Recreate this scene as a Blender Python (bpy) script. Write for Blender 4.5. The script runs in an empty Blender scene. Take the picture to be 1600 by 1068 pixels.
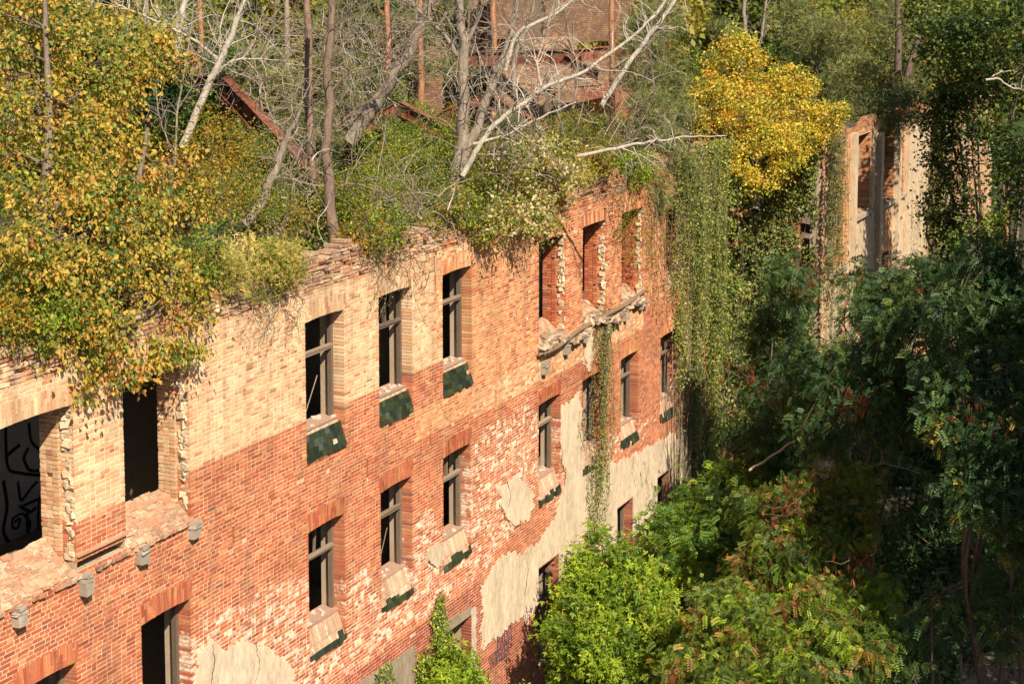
import bpy, math, random
import numpy as np
from mathutils import Vector, Matrix
# ------------------------------------------------------------------ camera, sky, sun
SC = bpy.context.scene
COL = SC.collection
F, PX, PY = 2625.0, 800.0, 235.0
TH = math.atan((PY + 42) / F)
PHI = math.atan(1262 * math.cos(TH) / F)
CAM = np.array([-28.28, -18.15, 19.42])
FW = np.array([math.cos(PHI) * math.cos(TH), math.sin(PHI) * math.cos(TH), -math.sin(TH)])
RT = np.array([math.sin(PHI), -math.cos(PHI), 0.0])
UP = np.cross(RT, FW)
cd = bpy.data.cameras.new('camera')
cam = bpy.data.objects.new('camera', cd)
COL.objects.link(cam)
cam.matrix_world = Matrix(((RT[0], UP[0], -FW[0], CAM[0]), (RT[1], UP[1], -FW[1], CAM[1]),
                           (RT[2], UP[2], -FW[2], CAM[2]), (0, 0, 0, 1)))
cd.sensor_width = 36
cd.lens = F / 1600 * 36
cd.shift_y = -(534 - PY) / 1600
cd.clip_end = 3000
SC.camera = cam
SUN = np.array([0.80, 1.0, -1.24])
SUN = SUN / np.linalg.norm(SUN)
w = bpy.data.worlds.new('World')
SC.world = w
w.use_nodes = True
nt = w.node_tree
sky = nt.nodes.new('ShaderNodeTexSky')
sky.sky_type = 'NISHITA'
sky.sun_disc = False
sky.sun_elevation = math.asin(-SUN[2])
sky.sun_rotation = math.atan2(-SUN[0], -SUN[1])
bg = nt.nodes['Background']
bg.inputs[1].default_value = 0.055
nt.links.new(sky.outputs[0], bg.inputs[0])
sl = bpy.data.lights.new('sun', 'SUN')
sl.energy = 5.0
sl.angle = math.radians(0.53)
sl.color = (1.0, 0.875, 0.70)
so = bpy.data.objects.new('sun', sl)
COL.objects.link(so)
so.rotation_euler = Vector(SUN).to_track_quat('-Z', 'Y').to_euler()
so.location = (-30, -50, 60)
SC.view_settings.view_transform = 'Standard'
SC.view_settings.look = 'None'
SC.view_settings.exposure = 0.75
SC.view_settings.gamma = 1
SC.cycles.max_bounces = 6
SC.cycles.transparent_max_bounces = 4

# ------------------------------------------------------------------ helpers
rng = np.random.default_rng(7)
random.seed(7)


def wz(px, dy=0.0):                       # depth of the facade plane (y = dy) at an image column
    return 53900.0 / (2062.0 - px) * (18.15 + dy) / 18.15


def at(px, py, z):                        # world point seen at a pixel, z metres deep
    return CAM + FW * z + RT * ((px - PX) / F * z) + UP * ((PY - py) / F * z)


def on_z(px, py, Z):                      # pixel ray with a level plane
    d = FW + RT * ((px - PX) / F) + UP * ((PY - py) / F)
    return CAM + d * ((Z - CAM[2]) / d[2])


def on_y(px, py, Y=0.0):                  # pixel ray with a plane parallel to the facade
    d = FW + RT * ((px - PX) / F) + UP * ((PY - py) / F)
    return CAM + d * ((Y - CAM[1]) / d[1])


class MB:                                 # mesh collector: arrays of vertices and faces of one arity each
    def __init__(s):
        s.v = []; s.n = 0; s.f = {}; s.c = {}; s.w = {}

    def add(s, V, Fa, col=None, wash=None):
        V = np.asarray(V, float).reshape(-1, 3)
        Fa = np.asarray(Fa, int)
        k = Fa.shape[1]
        s.v.append(V)
        s.f.setdefault(k, []).append(Fa + s.n)
        m = len(Fa)
        if col is None:
            col = (0.5, 0.5, 0.5)
        c = np.ones((m, 4)); c[:, :3] = col
        s.c.setdefault(k, []).append(c)
        s.w.setdefault(k, []).append(np.zeros(m) if wash is None else np.broadcast_to(wash, (m,)).astype(float))
        s.n += len(V)

    def build(s, name, mat, parent=None, smooth=False):
        me = bpy.data.meshes.new(name)
        V = np.concatenate(s.v)
        me.vertices.add(len(V)); me.vertices.foreach_set('co', V.ravel())
        loops, starts, cols, wash, p = [], [], [], [], 0
        for k in s.f:
            Fa = np.concatenate(s.f[k])
            loops.append(Fa.ravel()); starts.append(p + np.arange(len(Fa)) * k); p += Fa.size
            cols.append(np.concatenate(s.c[k])); wash.append(np.concatenate(s.w[k]))
        L = np.concatenate(loops); S = np.concatenate(starts)
        me.loops.add(len(L)); me.loops.foreach_set('vertex_index', L.astype(np.int32))
        me.polygons.add(len(S)); me.polygons.foreach_set('loop_start', S.astype(np.int32))
        me.update(calc_edges=True)
        a = me.attributes.new('col', 'FLOAT_COLOR', 'FACE'); a.data.foreach_set('color', np.concatenate(cols).ravel())
        a = me.attributes.new('wash', 'FLOAT', 'FACE'); a.data.foreach_set('value', np.concatenate(wash))
        me.polygons.foreach_set('use_smooth', np.full(len(S), bool(smooth)))
        me.materials.append(mat)
        o = bpy.data.objects.new(name, me)
        COL.objects.link(o)
        if parent:
            o.parent = parent
        return o

    def box(s, c, h, R=None, col=None, wash=None, jit=0.0):
        b = np.array([[-1, -1, -1], [1, -1, -1], [1, 1, -1], [-1, 1, -1], [-1, -1, 1], [1, -1, 1], [1, 1, 1], [-1, 1, 1]]) * np.asarray(h)
        if jit:
            b = b + rng.normal(0, jit, b.shape)
        if R is not None:
            b = b @ np.asarray(R).T
        s.add(b + np.asarray(c), [[0, 3, 2, 1], [4, 5, 6, 7], [0, 1, 5, 4], [1, 2, 6, 5], [2, 3, 7, 6], [3, 0, 4, 7]], col, wash)

    def bx(s, x0, x1, y0, y1, z0, z1, col=None, wash=None, jit=0.0):
        s.box(((x0 + x1) / 2, (y0 + y1) / 2, (z0 + z1) / 2), ((x1 - x0) / 2, (y1 - y0) / 2, (z1 - z0) / 2), None, col, wash, jit)

    def tube(s, P, r, n=6, col=None, cap=True):
        P = np.asarray(P, float); m = len(P)
        r = np.broadcast_to(r, (m,)) if np.ndim(r) == 0 else np.asarray(r, float)
        T = np.gradient(P, axis=0)
        T /= np.linalg.norm(T, axis=1)[:, None] + 1e-9
        ref = np.array([0, 0, 1.0]) if abs(T[0][2]) < 0.8 else np.array([1.0, 0, 0])
        A = np.cross(T, ref); A /= np.linalg.norm(A, axis=1)[:, None] + 1e-9
        B = np.cross(T, A)
        an = np.arange(n) / n * 2 * math.pi
        V = P[:, None, :] + r[:, None, None] * (np.cos(an)[None, :, None] * A[:, None, :] + np.sin(an)[None, :, None] * B[:, None, :])
        i = np.arange(m - 1)[:, None] * n; j = np.arange(n)[None, :]; j2 = (j + 1) % n
        Fq = np.stack([i + j, i + j2, i + n + j2, i + n + j], -1).reshape(-1, 4)
        s.add(V.reshape(-1, 3), Fq, col)
        if cap:
            s.add(V[-1], [list(range(n))], col)


def tag(o, label=None, cat=None, group=None, kind=None):
    if label: o['label'] = label
    if cat: o['category'] = cat
    if group: o['group'] = group
    if kind: o['kind'] = kind
    return o


def empty(name, loc, label, cat, group=None):
    o = bpy.data.objects.new(name, None)
    COL.objects.link(o)
    o.location = [float(t) for t in loc]
    return tag(o, label, cat, group)


def keep(o, root):                        # parent a mesh built in world space under a located empty
    o.parent = root
    o.matrix_parent_inverse = Matrix.Translation(-Vector(root.location))
    return o


# ------------------------------------------------------------------ materials
def newmat(name):
    m = bpy.data.materials.new(name); m.use_nodes = True
    n = m.node_tree.nodes; n.clear()
    out = n.new('ShaderNodeOutputMaterial')
    return m, n, m.node_tree.links, out


def noise(n, l, scale, detail=4, rough=0.6, vec=None):
    t = n.new('ShaderNodeTexNoise'); t.inputs['Scale'].default_value = scale
    t.inputs['Detail'].default_value = detail; t.inputs['Roughness'].default_value = rough
    if vec is not None: l.new(vec, t.inputs['Vector'])
    return t.outputs['Fac']


def ramp(n, l, src, stops):
    r = n.new('ShaderNodeValToRGB'); l.new(src, r.inputs[0])
    e = r.color_ramp.elements
    while len(e) > len(stops): e.remove(e[-1])
    while len(e) < len(stops): e.new(0.5)
    for k, (p, c) in enumerate(stops):
        e[k].position = p; e[k].color = (c[0], c[1], c[2], 1) if hasattr(c, '__len__') else (c, c, c, 1)
    return r.outputs[0]


def mixc(n, l, f, a, b, mode='MIX'):
    m = n.new('ShaderNodeMix'); m.data_type = 'RGBA'; m.blend_type = mode
    for s_, v in ((m.inputs[0], f), (m.inputs[6], a), (m.inputs[7], b)):
        if hasattr(v, 'links'): l.new(v, s_)
        elif hasattr(v, '__len__'): s_.default_value = (v[0], v[1], v[2], 1)
        else: s_.default_value = v
    return m.outputs[2]


def maths(n, l, op, a, b=0.0, clamp=False):
    m = n.new('ShaderNodeMath'); m.operation = op; m.use_clamp = clamp
    for s_, v in ((m.inputs[0], a), (m.inputs[1], b)):
        if hasattr(v, 'links'): l.new(v, s_)
        else: s_.default_value = v
    return m.outputs[0]


def bsdf(n, l, out, col, rough=0.9, bump=None, bs=0.3, bd=0.01, spec=0.3, metal=0.0):
    b = n.new('ShaderNodeBsdfPrincipled')
    if hasattr(col, 'links'): l.new(col, b.inputs['Base Color'])
    else: b.inputs['Base Color'].default_value = (col[0], col[1], col[2], 1)
    if hasattr(rough, 'links'): l.new(rough, b.inputs['Roughness'])
    else: b.inputs['Roughness'].default_value = rough
    b.inputs['Specular IOR Level'].default_value = spec
    b.inputs['Metallic'].default_value = metal
    if bump is not None:
        bu = n.new('ShaderNodeBump'); bu.inputs['Strength'].default_value = bs; bu.inputs['Distance'].default_value = bd
        l.new(bump, bu.inputs['Height']); l.new(bu.outputs[0], b.inputs['Normal'])
    l.new(b.outputs[0], out.inputs[0])
    return b


def objco(n):
    t = n.new('ShaderNodeTexCoord'); return t.outputs['Object']


def attr(n, name):
    a = n.new('ShaderNodeAttribute'); a.attribute_name = name; return a


def m_brick(name, washcol=(0.82, 0.70, 0.55)):
    m, n, l, out = newmat(name)
    co = objco(n); c = attr(n, 'col'); wv = attr(n, 'wash')
    fine = noise(n, l, 38, 3, 0.7, co); mid = noise(n, l, 3.2, 6, 0.72, co); spot = noise(n, l, 9, 4, 0.7, co)
    big = noise(n, l, 0.55, 5, 0.65, co)
    col = mixc(n, l, 0.55, c.outputs['Color'], ramp(n, l, fine, [(0.25, 0.45), (0.75, 1.45)]), 'MULTIPLY')
    col = mixc(n, l, 0.5, col, ramp(n, l, big, [(0.32, (0.60, 0.52, 0.47)), (0.58, (1.18, 1.14, 1.1))]), 'MULTIPLY')
    mp = n.new('ShaderNodeMapping'); mp.inputs['Scale'].default_value = (2.6, 2.6, .22); l.new(co, mp.inputs[0])
    stk = noise(n, l, 1.0, 5, 0.7, mp.outputs[0])
    sep = n.new('ShaderNodeSeparateXYZ'); l.new(co, sep.inputs[0])
    hi = maths(n, l, 'MULTIPLY', maths(n, l, 'SUBTRACT', sep.outputs[2], 12.5), 0.16, True)
    sk = ramp(n, l, maths(n, l, 'ADD', stk, hi), [(0.50, 0.0), (0.74, 1.0)])
    col = mixc(n, l, maths(n, l, 'MULTIPLY', sk, 0.46), col, (0.17, 0.115, 0.08))
    pat = noise(n, l, 1.4, 4, 0.6, co)
    col = mixc(n, l, ramp(n, l, pat, [(0.52, 0.0), (0.75, 0.28)]), col, (0.62, 0.38, 0.21))
    s = maths(n, l, 'MULTIPLY', mid, 0.75)
    s = maths(n, l, 'ADD', s, maths(n, l, 'MULTIPLY', spot, 0.45))
    s = maths(n, l, 'ADD', s, wv.outputs['Fac'])
    mk = ramp(n, l, s, [(0.99, 0.0), (1.0, 1.0)])
    s2 = maths(n, l, 'SUBTRACT', s, 0.62)
    mk = ramp(n, l, s2, [(0.36, 0.0), (0.50, 0.92)])
    wc = mixc(n, l, 0.5, washcol, ramp(n, l, spot, [(0.3, (0.7, 0.62, 0.55)), (0.7, (1.1, 1.1, 1.1))]), 'MULTIPLY')
    col = mixc(n, l, mk, col, wc)
    bsdf(n, l, out, col, 0.92, fine, 0.7, 0.008, 0.12)
    return m


def m_attr(name, rough=0.9, sc=6, amt=0.5, lo=0.6, hi=1.25, bump=0.4, bd=0.01, spec=0.2, metal=0.0, stretch=None):
    m, n, l, out = newmat(name)
    co = objco(n)
    if stretch:
        mp = n.new('ShaderNodeMapping'); mp.inputs['Scale'].default_value = stretch; l.new(co, mp.inputs[0]); co = mp.outputs[0]
    c = attr(n, 'col')
    a = noise(n, l, sc, 6, 0.7, co); b = noise(n, l, sc * 7, 3, 0.6, co)
    col = mixc(n, l, amt, c.outputs['Color'], ramp(n, l, a, [(0.3, lo), (0.7, hi)]), 'MULTIPLY')
    col = mixc(n, l, amt * 0.8, col, ramp(n, l, b, [(0.3, lo), (0.7, hi)]), 'MULTIPLY')
    bsdf(n, l, out, col, rough, b, bump, bd, spec, metal)
    return m


def m_leaf(name, trans=0.38, gloss=0.35, gain=1.0):
    m, n, l, out = newmat(name)
    c = attr(n, 'col')
    g = mixc(n, l, 1.0, c.outputs['Color'], (gain, gain, gain), 'MULTIPLY')
    b = n.new('ShaderNodeBsdfPrincipled'); l.new(g, b.inputs['Base Color'])
    b.inputs['Roughness'].default_value = 0.5; b.inputs['Specular IOR Level'].default_value = gloss
    t = n.new('ShaderNodeBsdfTranslucent')
    l.new(mixc(n, l, 1.0, g, (1.25, 1.15, 0.55), 'MULTIPLY'), t.inputs[0])
    mx = n.new('ShaderNodeMixShader'); mx.inputs[0].default_value = trans
    l.new(b.outputs[0], mx.inputs[1]); l.new(t.outputs[0], mx.inputs[2]); l.new(mx.outputs[0], out.inputs[0])
    return m


M = {}
M['brick'] = m_brick('weathered_brick')
M['plain'] = m_attr('interior_plaster', sc=2.5)
M['plaster'] = m_attr('aged_plaster', sc=1.1, amt=0.75, lo=0.60, hi=1.18, bump=0.45, stretch=(1.6, 1.6, .55))
M['stone'] = m_attr('grey_stone', sc=9)
M['wood'] = m_attr('old_wood', sc=5, stretch=(4, 4, 1))
M['rust'] = m_attr('rusty_steel', sc=3, amt=0.8, lo=0.45, hi=1.5, rough=0.8, spec=0.3)
M['tile'] = m_attr('glazed_tile', rough=0.38, sc=8, spec=0.5, amt=0.7, lo=0.5, hi=1.5, bump=0.2)
M['bark'] = m_attr('bark', sc=14, amt=0.9, lo=0.45, hi=1.35, bump=0.8, bd=0.02, stretch=(1, 1, 0.25))
M['leaf'] = m_leaf('leaf', gain=1.3)
M['ivy'] = m_leaf('ivy_leaf', 0.25, 0.5, 1.2)
M['needle'] = m_leaf('needles', 0.15, 0.3, 1.4)
M['paint'] = m_attr('black_paint', sc=5, amt=0.4)
M['soil'] = m_attr('soil', sc=1.2, amt=0.8, lo=0.5, hi=1.4, bump=0.8, bd=0.05)

# ------------------------------------------------------------------ ground
g = MB()
gx = np.concatenate([[-2500, -600, -200], np.linspace(-60, 140, 101), [220, 600, 2500]])
gy = np.concatenate([[-2500, -600, -200], np.linspace(-70, 110, 91), [200, 600, 2500]])
X, Y = np.meshgrid(gx, gy, indexing='ij')
Zg = 0.18 * np.sin(X * 0.7) * np.cos(Y * 0.55) + 0.12 * np.sin(X * 1.9 + Y * 1.3)
Zg[(np.abs(X) > 100) | (np.abs(Y) > 80)] = 0
Zg = Zg - 0.3
nx, ny = X.shape
idx = np.arange(nx * ny).reshape(nx, ny)
Fq = np.stack([idx[:-1, :-1], idx[1:, :-1], idx[1:, 1:], idx[:-1, 1:]], -1).reshape(-1, 4)
g.add(np.stack([X, Y, Zg], -1).reshape(-1, 3), Fq, (0.060, 0.050, 0.030))
tag(g.build('ground', M['soil'], None, True), kind='structure')
g = MB()
pa = np.array([on_z(a, b, .05)[:2] for a, b in ((1800, 1000), (1660, 1010), (1560, 1050), (1500, 1110), (1440, 1190), (1380, 1300))])
pt = np.linspace(0, 5, 60)
cx = np.interp(pt, range(6), pa[:, 0]); cy = np.interp(pt, range(6), pa[:, 1])
ww = 1.1 + 0.15 * np.sin(pt * 9) + 0.05 * np.sin(pt * 23)
V = np.concatenate([np.stack([cx, cy - ww, 0 * cx + 0.05], -1), np.stack([cx, cy + ww, 0 * cx + 0.05], -1)])
g.add(V, [[i, i + 1, i + 61, i + 60] for i in range(59)], (0.30, 0.23, 0.17))
tag(g.build('path', M['soil']), kind='structure')

# ------------------------------------------------------------------ brickwork
CO = 0.077
PAL = {
    'red': [((0.49, 0.155, 0.075), 5), ((0.42, 0.11, 0.058), 4), ((0.55, 0.21, 0.095), 3.2), ((0.32, 0.085, 0.05), 1.6), ((0.20, 0.11, 0.08), .22), ((0.58, 0.31, 0.15), .5)],
    'orange': [((0.60, 0.27, 0.12), 4), ((0.52, 0.19, 0.08), 2.8), ((0.63, 0.34, 0.16), 3), ((0.42, 0.14, 0.07), .9), ((0.64, 0.42, 0.22), 1.3)],
    'cream': [((0.66, 0.46, 0.29), 5), ((0.64, 0.39, 0.22), 3), ((0.58, 0.33, 0.17), 1.8), ((0.56, 0.25, 0.14), 1.3), ((0.44, 0.15, 0.08), .22), ((0.30, 0.22, 0.14), .15), ((0.72, 0.54, 0.34), 3)],
    'clinker': [((0.33, 0.085, 0.05), 4), ((0.38, 0.11, 0.06), 2), ((0.27, 0.065, 0.045), 2)],
    'rubble': [((0.50, 0.33, 0.22), 4), ((0.46, 0.20, 0.12), 3), ((0.32, 0.20, 0.14), 2), ((0.60, 0.46, 0.33), 2)],
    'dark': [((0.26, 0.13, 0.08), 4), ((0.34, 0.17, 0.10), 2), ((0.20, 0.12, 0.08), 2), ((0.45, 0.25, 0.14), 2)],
}
PAL = {k: (np.array([c for c, _ in v]), np.array([q for _, q in v]) / sum(q for _, q in v)) for k, v in PAL.items()}


def pick(z):
    c, p = PAL[z]
    return (c[rng.choice(len(c), p=p)] * .8 + (c * p[:, None]).sum(0) * .2) * rng.uniform(0.88, 1.12)


BLOBS = [  # whitewash remains: x, z, rx, rz, amount
    (-2.0, 5.6, 2.0, 1.5, .66), (-3.3, 6.6, 1.1, .8, .40), (-.6, 6.5, .9, .9, .36), (5.0, 6.3, .75, 1.3, .50), (2.1, 6.2, .75, 1.0, .46), (3.8, 4.9, 2.2, .65, .46), (1.0, 5.0, 1.6, .7, .38),
    (9.4, 6.4, 1.7, 1.6, .66), (8.2, 7.4, 1.1, .7, .42), (7.2, 5.4, 1.3, .9, .50), (10.6, 7.6, .6, .9, .34), (12.6, 6.6, .9, 1.6, .42), (14.6, 5.4, 2.2, .8, .46), (-5.4, 5.2, 1.6, 2.0, .3),
    (14.0, 10.4, .9, .35, .25), (11.2, 9.0, 1.5, .3, .22), (18.5, 5.5, 2.6, .7, .40), (22.5, 6.4, 1.6, 1.2, .38), (-4.4, 9.6, .5, .3, .25), (-7.5, 9.3, 1.2, .25, .25),
    (-2.0, 10.6, 3.0, .4, .2), (1.9, 10.6, 1.5, .4, .18), (8.6, 3.0, 3.0, .3, .2),
]


def washf(x, z):
    v = -0.19
    for bx_, bz_, rx, rz, a in BLOBS:
        v += a * 1.25 * math.exp(-(((x - bx_) / rx / 1.2) ** 2 + ((z - bz_) / rz / 1.2) ** 2))
    return min(v, 0.385)


def zone(x, z):
    if (x < 8.05 and z < 4.38) or z < 2.80: return 'clinker'
    if z > 12.98: return 'rubble' if rng.random() < 0.5 else ('cream' if x < 6 else 'orange')
    if x < 7.4:
        if z > 10.33: return 'cream' if (x < 5.4 or rng.random() < 0.4 or z < 10.8) else 'orange'
        if x > 4.6 and 8.75 < z < 9.4: return 'orange'
        return 'red'
    if z > 9.25: return 'red' if rng.random() < min(.55, (x - 7.4) * .09) else 'orange'
    if z > 8.60 and x < 19: return 'cream' if rng.random() < 0.45 else 'orange'
    return 'red'


class Wall:
    """bricks laid course by course round a list of openings, in the plane y = y0 (outside is -y)"""
    def __init__(s, x0, x1, z0, z1, ops, zonef, washf, top, y0=0.0, reveal=0.28, thick=0.6):
        s.__dict__.update(x0=x0, x1=x1, z0=z0, z1=z1, ops=ops, zf=zonef, wf=washf, top=top, y0=y0, rv=reveal, th=thick)

    def holes(s, z, zt):
        r = []
        for o in s.ops:
            if o['z0'] < zt - 0.02 and o['z1'] + (o.get('ring', 0.36) + o.get('rise', 0.1) - .06 if o.get('arch') else 0) > z + 0.02:
                e = 0.0
                if o.get('arch') and z + 0.03 > o['z1']:
                    e = (z - o['z1']) * 0.22 + 0.02
                r.append((o['x0'] - e, o['x1'] + e))
        r.sort()
        return r

    def bricks(s, q=1):
        mb = MB()
        nc = int((s.z1 - s.z0) / CO)
        for k in range(nc):
            z = s.z0 + k * CO; zt = z + CO
            cuts = [s.x0] + [v for h in s.holes(z, zt) for v in h] + [s.x1]
            for a, b in zip(cuts[0::2], cuts[1::2]):
                if b - a < 0.05: continue
                x = a; first = True; head = (k % 2 == 0)
                if a == s.x0: x = a - rng.uniform(0, .13)
                while x < b - 0.001:
                    L = 0.13 if head else 0.26
                    e = x + L
                    if b - e < 0.075: e = b
                    if z < s.top((x + e) / 2) or rng.random() < 0.0:
                        last = e >= b
                        zn = s.zf((x + e) / 2, z)
                        deep = s.rv if ((first and a > s.x0) or (last and b < s.x1)) else 0.05
                        rough = z > 12.98 and s.y0 == 0
                        y = s.y0 + min(rng.normal(0, 0.0017), .003)
                        if rough: y += rng.uniform(-0.01, 0.05); deep = 0.35
                        g_ = 0.0092
                        w0 = s.wf((x + e) / 2, z); wv = w0 + rng.normal(0, 0.03 if w0 < .05 else .065)
                        if rng.random() < (0.05 if rough else 0.0012):
                            y += 0.045; deep = max(deep, .09)
                        mb.bx(x + (0.001 if first and a > s.x0 else g_), e - (0.001 if last and b < s.x1 else g_), y, y + deep, z + g_, zt - g_, pick(zn), wv, 0.0016 if not rough else 0.006)
                    x = e; first = False
                    r = rng.random()
                    head = (not head) if r < 0.60 else (True if r < .9 else head)
        return mb

    def ring(s, mb, o, pal=None):
        w_ = o['x1'] - o['x0']; r = o.get('rise', 0.1); R = (w_ * w_ / 4 + r * r) / (2 * r)
        xc = (o['x0'] + o['x1']) / 2; zc = o['z1'] + r - R
        am = math.asin((w_ / 2 + 0.045) / R); H = o.get('ring', 0.36)
        n = int(2 * am * (R + 0.1) / 0.073)
        for i in range(n):
            t = -am + (i + 0.5) * 2 * am / n
            if o.get('ruin') and rng.random() < o['ruin']: continue
            parts = [(0, H)] if rng.random() < .3 else ([(0, .125), (.135, H)] if i % 2 else [(0, .235), (.245, H)])
            for a, b in parts:
                rr = R + (a + b) / 2
                c = (xc + rr * math.sin(t), s.y0 + s.rv / 2 - 0.003 + rng.normal(0, .002), zc + rr * math.cos(t))
                Ry = np.array([[math.cos(t), 0, math.sin(t)], [0, 1, 0], [-math.sin(t), 0, math.cos(t)]])
                mb.box(c, (2 * am * rr / n / 2 - 0.006, s.rv / 2, (b - a) / 2), Ry, pick(pal or s.zf(c[0], o['z1'])), s.wf(c[0], c[2]) - .02 + rng.normal(0, .03), 0.0015)

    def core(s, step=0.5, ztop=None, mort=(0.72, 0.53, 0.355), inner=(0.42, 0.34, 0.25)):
        mb = MB(); zt = ztop or s.z1
        e = 0.008; big = [o for o in s.ops if not o.get('slot')]
        allo = s.ops
        xs = sorted(set(np.round(np.concatenate([np.arange(s.x0, s.x1, step), [s.x1]] + [[o['x0'] - e, o['x1'] + e] for o in allo]), 4)))
        crown = lambda o: o['z1'] + (o.get('rise', 0.1) if o.get('arch') else 0)
        zs = sorted(set(np.round(np.concatenate([np.arange(s.z0, zt, step), [zt]] + [[o['z0'], crown(o)] for o in allo]), 4)))
        hole = lambda x, z: any(o['x0'] - e < x < o['x1'] + e and o['z0'] < z < crown(o) for o in allo)
        nX, nZ = len(xs) - 1, len(zs) - 1
        solid = np.array([[not hole((xs[i] + xs[i + 1]) / 2, (zs[j] + zs[j + 1]) / 2) for j in range(nZ)] for i in range(nX)])
        yf, yb = s.y0 + 0.0062, s.y0 + s.th
        for i in range(nX):
            for j in range(nZ):
                if not solid[i, j]: continue
                a, b, c, d = xs[i], xs[i + 1], zs[j], zs[j + 1]
                wv = s.wf((a + b) / 2, (c + d) / 2) + 0.10
                zn = s.zf((a + b) / 2, (c + d) / 2)
                mc = mort
                if zn == 'cream': mc = (0.80, 0.64, 0.43)
                elif zn == 'clinker': mc = (0.74, 0.52, 0.38)
                mb.add([(a, yf, c), (b, yf, c), (b, yf, d), (a, yf, d)], [[0, 1, 2, 3]], mc, wv)
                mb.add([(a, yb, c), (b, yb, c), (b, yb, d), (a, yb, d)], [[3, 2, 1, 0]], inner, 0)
                for (di, dj, q) in ((-1, 0, [(a, yf, c), (a, yf, d), (a, yb, d), (a, yb, c)]), (1, 0, [(b, yf, c), (b, yb, c), (b, yb, d), (b, yf, d)]),
                                    (0, -1, [(a, yf, c), (a, yb, c), (b, yb, c), (b, yf, c)]), (0, 1, [(a, yf, d), (b, yf, d), (b, yb, d), (a, yb, d)])):
                    ii, jj = i + di, j + dj
                    if not (0 <= ii < nX and 0 <= jj < nZ) or not solid[ii, jj]:
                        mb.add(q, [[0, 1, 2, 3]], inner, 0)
        return mb


# openings of the main facade -----------------------------------------------------------
SP1, SP2, SP3 = 12.40, 8.03, 3.56
ops = []
wins = []
for x in (0.0, 2.95, 5.92):
    wins.append(dict(x0=x, x1=x + 1.5, z0=9.50, z1=SP1, arch=1, rise=.032, row=1, sill=10.10))
for x in (-8.55, -5.41, 0.02, 2.97, 5.92, 11.33, 14.28, 17.17, 20.50, 23.30):
    wins.append(dict(x0=x, x1=x + 1.42, z0=5.28, z1=SP2, arch=1, rise=.032, row=2, sill=5.92))
for x, d in ((11.30, 1.35), (16.9, 1.3), (20.3, 1.3), (23.0, 1.2)):
    wins.append(dict(x0=x, x1=x + d, z0=0.9, z1=SP3, row=3, sill=1.0, plain=1))
bigs = []
for x, d in ((-8.85, 1.80), (-5.76, 1.85), (11.33, 1.75), (14.25, 1.75), (17.17, 1.75), (20.9, 1.5), (23.5, 1.4), (-12.0, 1.8)):
    bigs.append(dict(x0=x, x1=x + d, z0=9.50, z1=SP1 - 0.02, arch=1, rise=.03, ruin=.12, row=1))
cell = [dict(x0=3.05, x1=5.0, z0=2.6, z1=3.72, row=0), dict(x0=-1.2, x1=2.9, z0=2.0, z1=3.72, row=0), dict(x0=5.5, x1=7.35, z0=1.0, z1=3.72, row=0)]
slots = [dict(x0=x, x1=x + .065, z0=z, z1=z + .42, slot=1) for x, z in ((-2.62, 8.55), (2.38, 8.52), (5.25, 8.5), (8.72, 8.6), (14.05, 8.7), (-.5, 11.9))][:5]
ops = wins + bigs + slots + [cell[2], dict(x0=-7.03, x1=-5.80, z0=9.548, z1=9.702, slot=1)]
tx = np.arange(-15, 27, 0.25)
tz = 13.62 + 0.13 * np.sin(tx * 1.3) + 0.1 * np.sin(tx * 3.1 + 1) + rng.normal(0, .07, len(tx))
topf = lambda x: float(np.interp(x, tx, tz))
W = Wall(-14, 25.4, 0.0, 14.1, ops, zone, washf, topf)

hall = empty('ruined_brick_building', (6, 0, 0), 'long roofless red and yellow brick hospital building with rows of empty arched windows', 'building')
mb = W.bricks()
for o in wins + bigs:
    if o.get('arch'):
        zn = None
        W.ring(mb, o, None if o['row'] == 1 else ('red' if o['x0'] < 16 else 'orange'))
keep(mb.build('brick_facade', M['brick']), hall)
cm = W.core(0.4, 12.97)
keep(cm.build('mortar_and_core', M['brick']), hall)

# left and right end of the main block, back rooms, floors
st = MB()
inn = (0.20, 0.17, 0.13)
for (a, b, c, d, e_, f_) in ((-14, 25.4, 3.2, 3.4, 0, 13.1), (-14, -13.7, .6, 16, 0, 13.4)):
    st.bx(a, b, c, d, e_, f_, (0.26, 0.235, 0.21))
for z in (0.35, 4.75, 9.0):
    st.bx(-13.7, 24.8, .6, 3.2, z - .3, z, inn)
for x in (-10.2, -2.6, 9.9, 20.0, 5.0):
    for z0, z1 in ((9.0, 13.1), (4.75, 8.7), (.35, 4.45)):
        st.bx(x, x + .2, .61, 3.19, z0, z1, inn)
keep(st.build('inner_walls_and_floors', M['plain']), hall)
# end wall facing +x, brick
ew = MB()
ew.bx(24.85, 25.38, .61, 16, 0, 13.4, (0.36, 0.14, 0.08), 0)
ew.bx(-14, 25.4, 15.6, 16.0, 0, 13.3, (0.36, 0.14, 0.08), 0)
keep(ew.build('rear_wall', M['brick']), hall)

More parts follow.
